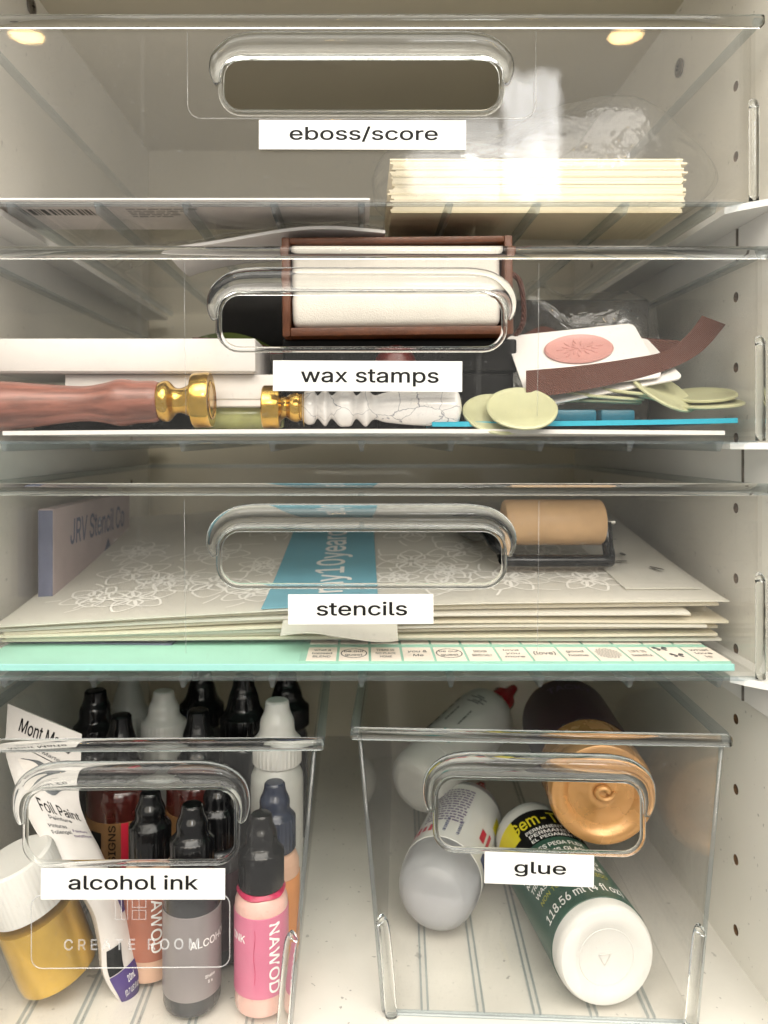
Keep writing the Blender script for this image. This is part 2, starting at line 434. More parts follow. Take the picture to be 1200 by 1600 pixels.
def grid(nu, nv, fn):
    V = [fn(i / nu, j / nv) for j in range(nv + 1) for i in range(nu + 1)]
    Fc = [(j * (nu + 1) + i, j * (nu + 1) + i + 1, (j + 1) * (nu + 1) + i + 1, (j + 1) * (nu + 1) + i) for j in range(nv) for i in range(nu)]
    return V, Fc
def slab(nu, nv, fn, t):
    """curved sheet with a real thickness t (fn gives the top side)"""
    a = grid(nu, nv, fn); b = grid(nu, nv, lambda u, v: Vector(fn(u, v)) - Vector((0, 0, t)))
    n = len(a[0]); V = list(a[0]) + list(b[0]); Fc = list(a[1]) + [tuple(reversed([i + n for i in q])) for q in b[1]]
    rim = [i for i in range(nu + 1)] + [j * (nu + 1) + nu for j in range(1, nv + 1)] + [nv * (nu + 1) + i for i in range(nu - 1, -1, -1)] + [j * (nu + 1) for j in range(nv - 1, 0, -1)]
    for k in range(len(rim)):
        p, q = rim[k], rim[(k + 1) % len(rim)]
        Fc.append((q, p, p + n, q + n))
    return V, Fc
try: FONT = bpy.data.fonts.load(bpy.utils.system_resource('DATAFILES', path='fonts') + '/Inter.woff2')   # Blender's own interface font
except Exception: FONT = None
def outline(s):
    """letter outlines of s as closed loops of 2D points"""
    cu = bpy.data.curves.new('lettering', 'FONT'); cu.body = s; cu.size = 1; cu.resolution_u = 3; cu.fill_mode = 'NONE'
    if FONT: cu.font = FONT
    o = bpy.data.objects.new('lettering_source', cu); me = bpy.data.meshes.new_from_object(o)
    pts = [(p.co.x, p.co.y) for p in me.vertices]
    nxt = {}
    for e in me.edges:
        a, b_ = e.vertices
        nxt.setdefault(a, []).append(b_); nxt.setdefault(b_, []).append(a)
    seen, loops = set(), []
    for st_ in sorted(nxt):
        if st_ in seen: continue
        loop, cur, prev = [st_], (st_ + 1 if st_ + 1 in nxt[st_] else nxt[st_][0]), st_
        seen.add(st_)
        while cur != st_ and cur not in seen:
            seen.add(cur); loop.append(cur)
            c2 = [q for q in nxt[cur] if q != prev]; prev, cur = cur, (c2[0] if c2 else st_)
        if len(loop) > 2: loops.append([pts[q] for q in loop])
    bpy.data.objects.remove(o); bpy.data.curves.remove(cu); bpy.data.meshes.remove(me)
    return loops
_glyph = {}
GAIN = .011
def glyph(ch):
    """(triangulated letter, advance): overlapping strokes are merged by winding number"""
    if ch in _glyph: return _glyph[ch]
    bar = min(p[0] for l in outline('|') for p in l)
    adv = max(p[0] for l in outline(ch + '|') for p in l) - max(p[0] for l in outline('|') for p in l)
    if not ch.strip(): _glyph[ch] = ([], [], adv); return _glyph[ch]
    loops = []
    for l in outline(ch):
        l2 = [p for k, p in enumerate(l) if math.hypot(p[0] - l[k - 1][0], p[1] - l[k - 1][1]) > 1e-4]
        if len(l2) > 2: loops.append(l2)
    area2 = lambda l: sum(l[k - 1][0] * l[k][1] - l[k][0] * l[k - 1][1] for k in range(len(l)))
    sg = 1 if area2(max(loops, key=lambda l: abs(area2(l)))) > 0 else -1
    fat = []
    for l in loops:                                     # print gain: every stroke a little heavier
        q = []
        for k in range(len(l)):
            a, p, n_ = Vector(l[k - 1]), Vector(l[k]), Vector(l[(k + 1) % len(l)])
            d1, d2 = (p - a).normalized(), (n_ - p).normalized(); m_ = Vector((d1.y + d2.y, -d1.x - d2.x))
            if m_.length > .2: p = p + m_.normalized() * (sg * GAIN * min(1.6, 2 / m_.length))
            q.append((p.x, p.y))
        fat.append(q)
    loops = fat; V0, E0 = [], []
    for l in loops:
        n0 = len(V0); V0 += [Vector(p) for p in l]; E0 += [(n0 + k, n0 + (k + 1) % len(l)) for k in range(len(l))]
    rv, _, rf, _, _, _ = delaunay_2d_cdt(V0, E0, [], 0, 1e-5)
    keep = []
    for f in rf:
        cx = sum(rv[q].x for q in f) / len(f); cy_ = sum(rv[q].y for q in f) / len(f); wn = 0
        for l in loops:
            for k in range(len(l)):
                (x1, y1), (x2, y2) = l[k], l[(k + 1) % len(l)]
                if (y1 <= cy_) != (y2 <= cy_):
                    if x1 + (cy_ - y1) / (y2 - y1) * (x2 - x1) > cx: wn += 1 if y2 > y1 else -1
        if wn: keep.append(tuple(f))
    _glyph[ch] = ([(p.x, p.y) for p in rv], keep, adv); return _glyph[ch]
def text_geo(s, w=None, h=None, bold=0.0, shear=0.0):
    """flat lettering centred on 0, fitted to w x h (either may be None)"""
    v, f = [], []
    for li, line in enumerate(s.split('\n')):
        gl = [glyph(ch) for ch in line]; x = -sum(g_[2] for g_ in gl) / 2; y = -li * .95
        for gv, gf, adv in gl:
            n0 = len(v); v += [(a + x + shear * b_, b_ + y) for a, b_ in gv]; f += [tuple(q + n0 for q in t_) for t_ in gf]; x += adv
    xs = [p[0] for p in v]; ys = [p[1] for p in v]; x0, x1, y0, y1 = min(xs), max(xs), min(ys), max(ys)
    sx = w / (x1 - x0) if w else None; sy = h / (y1 - y0) if h else None
    sx = sx or sy; sy = sy or sx
    return [((a - (x0 + x1) / 2) * sx, (b - (y0 + y1) / 2) * sy) for a, b in v], f
def text_obj(s, mapfn, mat, parent, w=None, h=None, bold=0.0, shear=0.0, name='lettering'):
    v, f = text_geo(s, w, h, bold, shear)
    return obj(name, ([mapfn(a, b) for a, b in v], f), mat, parent)
def quads(rects, mapfn):
    """flat printed rectangles (u0,u1,v0,v1)"""
    V, Fc = [], []
    for u0, u1, v0, v1 in rects:
        n = len(V); V += [mapfn(u0, v0), mapfn(u1, v0), mapfn(u1, v1), mapfn(u0, v1)]; Fc.append((n, n + 1, n + 2, n + 3))
    return V, Fc
def barcode(w, h, n, seed=1):
    rr = random.Random(seed); out = []; x = -w / 2
    while x < w / 2:
        a = rr.choice((1, 1, 2, 3)) * w / n * .5; out.append((x, min(w / 2, x + a), -h / 2, h / 2)); x += a + rr.choice((1, 1, 2)) * w / n * .5
    return out
def fine_rects(rects, nu=1, nv=1):
    out = []
    for u0, u1, v0, v1 in rects:
        for i in range(nu):
            for j in range(nv):
                out.append((u0 + (u1 - u0) * i / nu, u0 + (u1 - u0) * (i + 1) / nu, v0 + (v1 - v0) * j / nv, v0 + (v1 - v0) * (j + 1) / nv))
    return out
def cyl_map(r, a0, z0, turn=0.0):
    """map flat print onto a cylinder round local Z: u runs round, v runs up, after turning the print by 'turn'"""
    c, s = math.cos(turn), math.sin(turn)
    def fn(u, v):
        U, Vv = u * c - v * s, u * s + v * c
        a = a0 + U / r
        return (r * math.cos(a), r * math.sin(a), z0 + Vv)
    return fn

# ------------------------------------------------------------------ the cabinet (setting)
XW, YB, YF, ZC, ZF = .198, .720, .335, .271, -.274
def struct(name, geo, mat):
    o = obj(name, geo, mat); o['kind'] = 'structure'; return o
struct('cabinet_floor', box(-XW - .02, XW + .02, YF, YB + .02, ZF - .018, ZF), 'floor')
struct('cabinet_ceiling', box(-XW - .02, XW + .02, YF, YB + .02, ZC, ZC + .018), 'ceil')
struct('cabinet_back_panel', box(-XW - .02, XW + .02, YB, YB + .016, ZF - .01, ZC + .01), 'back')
HY = .409
def circle(cx, cy, r, n=16): return [(cx + r * math.cos(2 * math.pi * k / n), cy + r * math.sin(2 * math.pi * k / n)) for k in range(n)]
walls = {}
for side, nm in ((-1, 'cabinet_wall_left'), (1, 'cabinet_wall_right')):
    holes = [circle(HY, .188 - k * .0372, .0027) for k in range(13)] + [circle(.665, .188 - k * .0372, .0027) for k in range(13)]
    outer = [(YF, ZF - .01), (YB + .01, ZF - .01), (YB + .01, ZC + .01), (YF, ZC + .01)]
    g = prism(outer, holes, XW, XW + .011, (lambda u, v, t: (t, u, v)) if side > 0 else (lambda u, v, t: (-t, u, v)))
    wl = struct(nm, g, 'wall'); wl.data.materials.append(M['hole'])
    for p in wl.data.polygons:
        cxx = p.center
        if XW + .002 < abs(cxx.x) < XW + .010 and YF + .01 < cxx.y < YB and ZF < cxx.z < ZC: p.material_index = 1
    bm = bmesh.new(); bm.from_mesh(wl.data); bmesh.ops.recalc_face_normals(bm, faces=bm.faces); bm.to_mesh(wl.data); bm.free()
    obj('backing_board', box(side * (XW + .0112), side * (XW + .018), YF + .004, YB + .01, ZF - .01, ZC + .01), 'hole', wl)
    obj('edge_band', box(side * (XW + .0111), side * (XW + .0185), YF, YF + .0039, ZF - .01, ZC + .01), 'wall', wl)
    walls[side] = wl
    # countersunk screw
    sc = obj('screw', lathe([(0, 0), (.0050, 0), (.0056, .0006), (.0055, .0014), (.0046, .0018), (.0030, .0019), (0, .0019)], 28), 'screw', wl, True)
    sc.location = (side * XW, .480 if side > 0 else .462, .232 if side > 0 else .260); sc.rotation_euler = (0, -side * R(90), 0)
    for a in (20, 110):
        s = obj('slot', xf(box(-.0024, .0024, -.0004, .0004, .00185, .0021), Matrix.Rotation(R(a), 4, 'Z')), 'ink', sc)
# drawer runners on the walls
Z1, Z2, Z3 = .1136, 0.0, -.111
D1, D2, D3 = .368, .362, .362
for zb, d0 in ((Z1, D1), (Z2, D2), (Z3, D3)):
    for side in (-1, 1):
        ru = obj('runner', box(side * .1940, side * (XW - .0001), d0 - .004, .705, zb - .021, zb - .0005, .0008), 'runner', walls[side], True)
        x0, x1 = .1755, .1939
        poly = [(x1, d0 - .012), (x1, .70), (x0, .70), (x0, d0 + .006), (x0 + .004, d0 + .001)]
        lg = prism([(side * a, b) for a, b in poly], [], zb - .0036, zb - .0004, lambda u, v, t: (u, v, t))
        bm = bmesh.new(); me = bpy.data.meshes.new('t'); me.from_pydata([tuple(p) for p in lg[0]], [], lg[1]); bm.from_mesh(me); bmesh.ops.recalc_face_normals(bm, faces=bm.faces); bm.verts.index_update()
        lg = ([v.co.copy() for v in bm.verts], [tuple(v.index for v in f.verts) for f in bm.faces]); bm.free()
        obj('ledge', lg, 'runner', ru)
        obj('seam', box(side * .1930, side * .1942, d0 + .030, d0 + .0308, zb - .0205, zb - .004), 'screw', ru)

# ------------------------------------------------------------------ clear drawers and bins
def build_pull(root, x0, x1, z0, z1, rad_c, grip_r, ft):
    cut = rrect(x0, x1, z0, z1, rad_c, 7)
    obj('cutout_bead', tube([(a, ft / 2, b) for a, b in cut], .0014, 10, True), 'solid', root, 'all')
    o = .0016; h_ = z1 - z0
    p = [(x0 - o, z0 + h_ * .52), (x0 - o - .0012, z0 + h_ * .74), (x0 - .0006, z1 - .0004), (x0 + .0065, z1 + .0046), (x0 + .016, z1 + .0058)]
    n = 8
    mid = [(x0 + .016 + (x1 - x0 - .032) * i / n, z1 + .0059) for i in range(1, n)]
    pts = p + mid + [(x1 + x0 - a, b) for a, b in reversed(p)]
    path = smooth_path([(a, .0010, b) for a, b in pts], 5)
    L = len(path); rr = []
    for i in range(L):
        t = min(i, L - 1 - i) / (L * .24); rr.append(grip_r * (.22 + .78 * min(1, t) ** .75))
    obj('grip', tube(path, rr, 16, False, (0, 1, 0), .8), 'solid', root, 'all')

def label_tape(root, cx, cz, w, h, s, tw, th, dx=0, dz=0, rot=0, ft=0):
    t = obj('label_tape', box(-w / 2, w / 2, -.00060, -.00004, -h / 2, h / 2, .00015, 2), 'label', root, loc=(cx, ft, cz), rot=(0, rot, 0))
    text_obj(s, lambda a, b: (a + dx, -.00066, b + dz), 'ink', t, tw, th, bold=0)
    return t

def drawer(label, zb, d0, H, outline_full, lab):
    HW, D, T = .1875, .325, .0020
    root = thing('storage_tote', label, 'storage drawer', (0, d0, zb), (0, 0, 0), 'clear drawers on the runners')
    cut = rrect(-.067, .067, .0432, .0700, .0100, 7)
    obj('front_panel', prism([(-HW + .0021, .0006), (HW - .0021, .0006), (HW - .0021, H - .0052), (-HW + .0021, H - .0052)], [cut], 0, T), 'clear', root)
    for s in (-1, 1):
        obj('side_panel', box(min(s * (HW - .0019), s * HW), max(s * (HW - .0019), s * HW), .0001, D, .0006, H - .0042), 'clear', root)
        obj('side_rim', box(min(s * (HW - .0008), s * (HW + .0042)), max(s * (HW - .0008), s * (HW + .0042)), .0032, D, H - .0040, H - .0006, .0008, 1), 'edge', root)
        obj('corner_post', join(tube(smooth_path([(s * (HW - .0014), -.0012, .0004), (s * (HW - .0014), -.0014, .022), (s * (HW - .0014), -.0012, .0445), (s * (HW - .0008), .0008, .0475)], 4), .0024, 10, False, (0, 1, 0), .8)), 'solid', root, 'all')
    obj('back_panel', box(-HW + .0021, HW - .0021, D - T, D - .0001, .0006, H - .0042), 'clear', root)
    obj('back_rim', box(-HW, HW, D + .0002, D + .003, H - .0040, H - .0006), 'edge', root)
    obj('bottom_panel', box(-HW + .0021, HW - .0021, .0022, D - .0022, .0006, .0024), 'clear', root)
    obj('bottom_edge', box(-HW + .002, HW - .002, -.0004, .0032, -.0011, .0005, .0005, 1), 'edge', root)
    obj('front_lip', box(-HW - .0042, HW + .0042, -.0022, .0030, H - .0058, H, .0019, 3), 'solid', root, 'all')
    for k in range(-4, 5):
        x = k * .042
        v = [(x - .0018, .0002, .0004), (x + .0018, .0002, .0004), (x + .0008, .0016, -.0046), (x - .0008, .0016, -.0046),
             (x - .0018, D - .01, .0004), (x + .0018, D - .01, .0004), (x + .0008, D - .01, -.0028), (x - .0008, D - .01, -.0028)]
        obj('rib', (v, [(0, 3, 2, 1), (4, 5, 6, 7), (0, 1, 5, 4), (1, 2, 6, 5), (2, 3, 7, 6), (3, 0, 4, 7)]), 'edge', root)
    build_pull(root, -.067, .067, .0432, .0700, .0100, .0060, T)
    if outline_full:
        for s in (-1, 1):
            obj('moulding_line', tube([(s * .083, -.0001, H - .008), (s * .0828, -.0001, .05), (s * .0822, -.0001, .012)], .00020, 6), 'mould', root, 'all')
    else:
        r = rrect(-.0828, .0828, .0402, .10, .0065, 5)
        pts = [(a, b) for a, b in r if b < .07]; half = sorted([p for p in pts if p[0] < 0], key=lambda p: -p[1] - p[0] * .0) 
        path = [(-.083, H - .008)] + half + [(-a, b) for a, b in reversed(half)] + [(.083, H - .008)]
        obj('moulding_line', tube([(a, -.0001, b) for a, b in path], .00025, 6), 'mould', root, 'all')
    label_tape(root, *lab)
    return root
drawer('clear drawer tagged eboss/score under the cabinet ceiling', Z1, D1, .0895, False, (.0004, .0322, .0985, .0140, 'eboss/score', .0705, .0074, .0006, .0003, .003))
drawer('clear drawer tagged wax stamps above the stencil drawer', Z2, D2, .0915, True, (.0028, .0306, .0885, .0143, 'wax stamps', .0645, .0080, .001, -.0008, .005))
drawer('clear drawer tagged stencils resting over the two bins', Z3, D3, .0915, True, (-.0004, .0326, .0680, .0140, 'stencils', .0424, .0066, .0005, .0003, -.004))

def storage_bin(label, loc, rz, lab, emboss):
    WT, WB, H, D, T = .0860, .0742, .137, .30, .0022
    root = thing('storage_bin', label, 'storage bin', loc, (0, 0, rz), 'clear bins on the cabinet floor')
    cut = rrect(-.0487, .0487, .0795, .1145, .0095, 7)
    hw = lambda z: WB + (WT - WB) * z / H
    obj('front_panel', prism([(-WB + .0022, .0015), (WB - .0022, .0015), (hw(H - .005) - .0022, H - .005), (-hw(H - .005) + .0022, H - .005)], [cut], 0, T), 'clear', root)
    obj('back_panel', prism([(-WB + .0022, .0015), (WB - .0022, .0015), (hw(H - .005) - .0022, H - .005), (-hw(H - .005) + .0022, H - .005)], [], D - T, D - .0001), 'clear', root)
    for s in (-1, 1):
        def sp(y0, y1, z0, z1, o0, o1):
            v = []
            for z in (z0, z1):
                for y in (y0, y1):
                    for o in (o0, o1): v.append((s * (hw(z) + o), y, z))
            return v, [(0, 1, 3, 2), (4, 6, 7, 5), (0, 4, 5, 1), (2, 3, 7, 6), (0, 2, 6, 4), (1, 5, 7, 3)]
        obj('side_panel', sp(.0001, D, .0015, H - .004, -.002, 0), 'clear', root)
        obj('side_rim', sp(.0032, D + .003, H - .0042, H - .0004, -.0006, .0034), 'edge', root)
        obj('corner_edge', tube([(s * (WB - .001), .0002, .002), (s * (hw(H - .006) - .001), .0002, H - .006)], .0011, 8), 'edge', root, 'all')
        obj('corner_post', tube(smooth_path([(s * (hw(.0005) - .0045), -.0012, .0006), (s * (hw(.02) - .0045), -.0014, .022), (s * (hw(.044) - .0045), -.0012, .0425), (s * (hw(.046) - .003), .0008, .0455)], 4), .0030, 10, False, (0, 1, 0), .7), 'solid', root, 'all')
    obj('back_rim', box(-WT - .0034, WT + .0034, D + .0004, D + .003, H - .0042, H - .0004), 'edge', root)
    obj('front_lip', box(-WT - .0034, WT + .0034, -.0022, .0030, H - .0056, H, .0019, 3), 'solid', root, 'all')
    obj('bottom_panel', box(-WB + .0022, WB - .0022, .0023, D - .0023, .0016, .0034), 'clear', root)
    obj('bottom_edge', box(-WB + .001, WB - .001, -.0004, .0032, .0001, .0014, .0005, 1), 'edge', root)
    for k in range(-2, 3):
        for e in (-.0015, .0015):
            x = k * .0268 + e
            obj('rib', box(x - .0005, x + .0005, .004, D - .004, .0001, .0015), 'edge', root)
    build_pull(root, -.0487, .0487, .0795, .1145, .0095, .0062, T)
    label_tape(root, *lab)
    if emboss:
        f = rrect(-.0455, .0455, .0318, .0655, .005, 5)
        obj('moulding_line', tube([(a, -.0001, b) for a, b in f], .00028, 6, True), 'emboss', root, 'all')
        text_obj('C R E A T E   R O O M', lambda a, b: (a + .0005, -.0003, b + .0427), 'emboss', root, .062, .0052, name='embossed_lettering')
        r = []
        for x0, x1, z0, z1 in ((-.0072, -.0012, .0540, .0640), (.0006, .0072, .0540, .0585), (.0006, .0072, .0595, .0640)):
            t = .0004
            r += [(x0, x1, z0, z0 + t), (x0, x1, z1 - t, z1), (x0, x0 + t, z0, z1), (x1 - t, x1, z0, z1)]
        r += [(-.0044, -.0040, .0540, .0640), (.0037, .0041, .0540, .0640)]
        obj('embossed_emblem', quads(r, lambda u, v: (u, -.0003, v)), 'emboss', root)
    return root
BL = (-.1063, .356, ZF); BR = (.0838, .3655, ZF)
storage_bin('clear bin tagged alcohol ink holding dropper bottles', BL, 0.012, (.0012, .0705, .0845, .0143, 'alcohol ink', .0595, .0068, .0002, .0008, .007), True)
storage_bin('clear bin tagged glue holding squeeze bottles', BR, -.05, (0, .0720, .0512, .0150, 'glue', .0242, .0072, .0005, 0, .01), False)
# ------------------------------------------------------------------ contents of the top drawer
FL1 = Z1 + .0024
st = thing('card_stack', 'thick stack of cream paper strips inside a clear bag', 'paper', (.0895, .418, FL1))
n = 30
for i in range(n):
    w = .0745 + random.uniform(-.0016, .0012); dx = random.uniform(-.0010, .0010); dy = random.uniform(-.0003, .0003)
    z0 = i * .00091 + .0001
    ph = random.uniform(0, 6); am = random.uniform(.0000, .00008)
    obj('sheet', slab(8, 1, lambda u, v, w=w, dx=dx, dy=dy, z0=z0, ph=ph, am=am: ((2 * u - 1) * w + dx, (2 * v - 1) * .026 + dy, z0 + .00082 + (am if i else 0) * math.sin(ph + 5 * u)), .00088), 'cream' if (i * 7) % 5 > 0 else 'cream2', st)
def bag_geo(cx, cy, cz, hx, hy, hz, seed, ampl=.006, top=None, nu=44, nv=22):
    def fn(u, v):
        a = 2 * math.pi * u; b = math.pi * (v - .5)
        sgn = lambda q, e: math.copysign(abs(q) ** e, q)
        p = Vector((hx * sgn(math.cos(a), .6) * sgn(math.cos(b), .5), hy * sgn(math.sin(a), .6) * sgn(math.cos(b), .5), hz * sgn(math.sin(b), .8)))
        q = p * 26 + Vector((seed, seed * 2, 0))
        nn = noise.noise_vector(q) + .45 * noise.noise_vector(q * 2.6) * abs(noise.noise(q * 1.3)) * 2
        p += nn * ampl
        if top: p.z += top(p.x / hx) * (1 if b > 0 else 0) * math.sin(max(0, b)) 
        p.z = max(p.z, -hz)
        return (p.x + cx, p.y + cy, p.z + cz)
    return grid(nu, nv, fn)
tag(obj('cellophane_bag', bag_geo(.096, .420, FL1 + .0222, .0900, .0385, .0215, 3.1, .0058, lambda x: .019 * max(0, 1 - ((x - .35) / .6) ** 2), 96, 48), 'cello', None, 'all'),
    'crumpled clear bag wrapped round the cream paper strips', 'plastic bag')
bc = obj('barcode_card', box(-.187, .004, .372, .424, FL1 + .0003, FL1 + .0012), 'pinkwhite'); tag(bc, 'flat printed card with a barcode underneath, lying in the top drawer', 'card')
obj('barcode', quads(barcode(.036, .0100, 22, 4), lambda u, v: (-.154 + u, .392 + v, FL1 + .0002)), 'ink', bc)
rows = []
rr = random.Random(5)
for k in range(5):
    x = -.118
    while x < -.085 - .004 * k:
        w = rr.uniform(.002, .006); rows.append((x, x + w, .386 + .0032 * k, .3872 + .0032 * k)); x += w + .0009
obj('fine_print', quads(rows, lambda u, v: (u, v, FL1 + .0002)), 'grey_ink', bc)

# ------------------------------------------------------------------ contents of the wax stamp drawer
FL2 = Z2 + .0024
wt = obj('white_board', slab(24, 2, lambda u, v: (-.170 + .342 * u, .366 + .125 * v, FL2 + .0026 + .0010 * math.sin(3.0 * u) * (1 - v)), .0020), 'white', None, True)
tag(wt, 'long white board lying flat under the wax stamps', 'board')
ZT2 = FL2 + .0037
def stamp(name, label, axis_pts, parts):
    p0, p1 = axis_pts; t = thing(name, label, 'wax stamp'); orient(t, p0, Vector(p1) - Vector(p0))
    for nm, prof, mat, cut in parts:
        if nm == 'brass_head':
            o = obj(nm, lathe(prof, 40), mat, t, True)
            obj('engraving', lathe([(.0085, prof[-1][1] + .0001), (.0090, prof[-1][1] + .0006), (.0096, prof[-1][1] + .0001)], 32), mat, o, True)
        else: obj(nm, lathe(prof, 40), mat, t, True)
    return t
u_ = .375 / F
zc1 = ZT2 + .0136
sx = lambda px: (px + 60) * u_
hp = cprof([(0, sx(-60)), (.0070, sx(-58)), (.0112, sx(-40)), (.0122, sx(0)), (.0104, sx(60)), (.0086, sx(125)), (.0097, sx(160)), (.0115, sx(186)), (.0104, sx(212)), (.0093, sx(247)), (0, sx(248))], 4)
bp = [(0, sx(246)), (.0088, sx(246.5))] + cprof([(.0098, sx(252)), (.0099, sx(262)), (.0064, sx(274)), (.0066, sx(286)), (.0085, sx(298))], 4) + [(.0130, sx(301)), (.0135, sx(304)), (.0135, sx(326)), (.0130, sx(329)), (0, sx(329.5))]
stamp('seal_stamp', 'wax stamp with a turned rosewood handle and brass head', [(-(565 + 60) * u_, .3775, zc1 - .003), (-(565 - 330) * u_, .3775, zc1 + .0007)],
      [('handle', hp, 'wood', 0), ('brass_head', bp, 'brass', 0)])
zc2 = ZT2 + .0108
ex = lambda px: (px - 408) * u_
hd = [(0, ex(410)), (.0100, ex(410)), (.0106, ex(412)), (.0106, ex(434)), (.0100, ex(437))] + cprof([(.0068, ex(439)), (.0052, ex(446)), (.0068, ex(455)), (.0074, ex(464)), (.0062, ex(473))], 4) + [(0, ex(474))]
ho = [(0, ex(471))] + cprof([(.0070, ex(473)), (.0085, ex(480)), (.0082, ex(490)), (.0058, ex(496)), (.0088, ex(505)), (.0090, ex(510)), (.0058, ex(518)), (.0092, ex(530)), (.0096, ex(540)), (.0090, ex(549)), (.0058, ex(557)), (.0090, ex(568)), (.0092, ex(574)), (.0060, ex(585)), (.0074, ex(604)), (.0088, ex(650)), (.0090, ex(700)), (.0080, ex(716)), (0, ex(723))], 5)
stamp('seal_stamp', 'wax stamp with a beaded white veined stone handle', [(-(565 - 408) * u_, .3775, zc2), ((723 - 565) * u_, .3775, zc2 - .0003)],
      [('brass_head', hd, 'brass', 0), ('handle', ho, 'howlite', 0)])
t = thing('stone_stamp', 'pale green stone stamp handle between the two brass heads', 'wax stamp'); orient(t, (-.088, .405, ZT2 + .0074), (1, 0, 0))
obj('handle', lathe([(0, 0), (.0060, 0), (.0073, .001), (.0073, .040), (.0066, .0415), (.0066, .046), (.0060, .047), (0, .047)], 32), 'jade', t, True)
# boxes at the left
cs = obj('flat_case', box(-.176, -.030, .414, .470, ZT2, .0175, .001), 'black'); tag(cs, 'flat black case under the two white boxes', 'case')
def carton(name, label, x0, x1, y0, y1, z0, z1, lid):
    t = thing(name, label, 'box', ((x0 + x1) / 2, (y0 + y1) / 2, z0)); hx, hy, h = (x1 - x0) / 2, (y1 - y0) / 2, z1 - z0
    obj('tray', box(-hx + .0008, hx - .0008, -hy + .0008, hy - .0008, 0, h * .9, .0006, 1), 'white', t)
    obj('lid', box(-hx, hx, -hy, hy, h - lid, h, .0006, 2), 'white', t, True)
carton('white_box', 'smaller white paper box under the wide white box', -.1505, -.0425, .392, .455, .0176, .0340, .0125)
carton('white_box', 'wide white paper box stacked above the rosewood stamp', -.187, -.0530, .386, .450, .0342, .0515, .0165)
# black box, brown leather box
bb = thing('black_box', 'black box standing under the brown leather box', 'box', (.014, .455, ZT2))
obj('tray', box(-.054, .066, -.048, .048, 0, .030, .001), 'black', bb); obj('lid', box(-.0555, .0675, -.0495, .0495, .0302, .0478, .0012), 'black', bb)
lb = thing('leather_box', 'open brown leather box packed with white cloth', 'box', (.0185, .393, .0540), (0, R(-.6), 0))
hx, h, dp, th = .0588, .0505, .052, .0042
obj('side_wall', box(-hx, -hx + th, 0, dp, 0, h, .0008), 'leather', lb, True); obj('side_wall', box(hx - th, hx, 0, dp, 0, h, .0008), 'leather', lb, True)
obj('bottom_wall', box(-hx + th, hx - th, .0002, dp, .0002, .0045, .0006), 'leather', lb, True); obj('top_wall', box(-hx + th, hx - th, .0002, dp, h - .0034, h - .0002, .0006), 'leather', lb, True)
obj('back_wall', box(-hx + th, hx - th, dp - .004, dp - .0002, .0045, h - .0034), 'leather', lb)
for nm, z0, z1, y0 in (('cloth_roll', .0048, .0232, .0018), ('cloth_roll', .0226, .0462, .0030)):
    x0, x1 = -hx + th + .0006, hx - th - .0016
    g = box(x0, x1, y0, .046, z0, z1, .004, 4)
    g = ([Vector(p) + noise.noise_vector(Vector(p) * 60) * .0006 for p in g[0]], g[1])
    tag_o = obj('cloth_roll', g, 'cloth', None, True); tag_o.matrix_world = Matrix.Translation(lb.location) @ Matrix.Rotation(R(-.6), 4, 'Y')
    tag(tag_o, 'lower white padded cloth block filling the leather box' if z0 < .01 else 'upper white padded cloth block filling the leather box', 'cloth')
kn = thing('stamp_knob', 'dark red round wooden knob in front of the black box', 'knob'); orient(kn, (.0178, .4045, .0395), (0, -1, .05))
obj('knob', lathe(cprof([(0, .010), (.0055, .009), (.0100, .004), (.0110, -.001), (.0095, -.006), (.006, -.009)], 5), 36), 'darkwood', kn, True)
obj('neck', lathe([(.0048, -.0085), (.0044, -.016), (0, -.016)], 24), 'darkwood', kn, True)
ks = obj('knob_stand', box(.008, .0275, .396, .4048, ZT2, .0287, .001), 'black'); tag(ks, 'small black block under the dark red knob', 'block')
# green pouch with red trim
def pouch(u, v):
    x = -.112 + .078 * u; z = .0522 + .015 * v * math.sin(math.pi * min(1, u * 1.05)) ** .6 - .012 * u * u
    return (x, .462 - .004 * v + .01 * u + .003 * math.sin(9 * u), z)
gp = thing('cloth_pouch', 'folded green cloth pouch with a dark red edge', 'pouch', (0, 0, 0))
def slab_y(nu, nv, fn, t):
    a = grid(nu, nv, fn); b = grid(nu, nv, lambda u, v: Vector(fn(u, v)) + Vector((0, t, 0))); return join(a, (b[0], [tuple(reversed(q)) for q in b[1]]))
obj('fabric', slab_y(24, 10, pouch, .02), 'green', gp, True)
obj('trim', slab_y(24, 3, lambda u, v: (-.100 + .072 * u, .4565 + .004 * u, .0555 - .013 * u * u + .006 * v), .003), 'red', gp, True)
gs = obj('pouch_case', box(-.135, -.0445, .458, .53, ZT2, .0520, .001), 'taupe'); tag(gs, 'dark taupe box under the green cloth pouch', 'box')
bx2 = obj('dark_box', box(.088, .178, .478, .60, FL2, .0880, .0015), 'taupe'); tag(bx2, 'dark taupe box standing at the back behind the ribbon', 'box')
bk = obj('black_pouch', box(-.094, .072, .492, .575, .0542, .0975, .006, 3), 'black', None, True); tag(bk, 'large black pouch at the back behind the leather box', 'pouch')
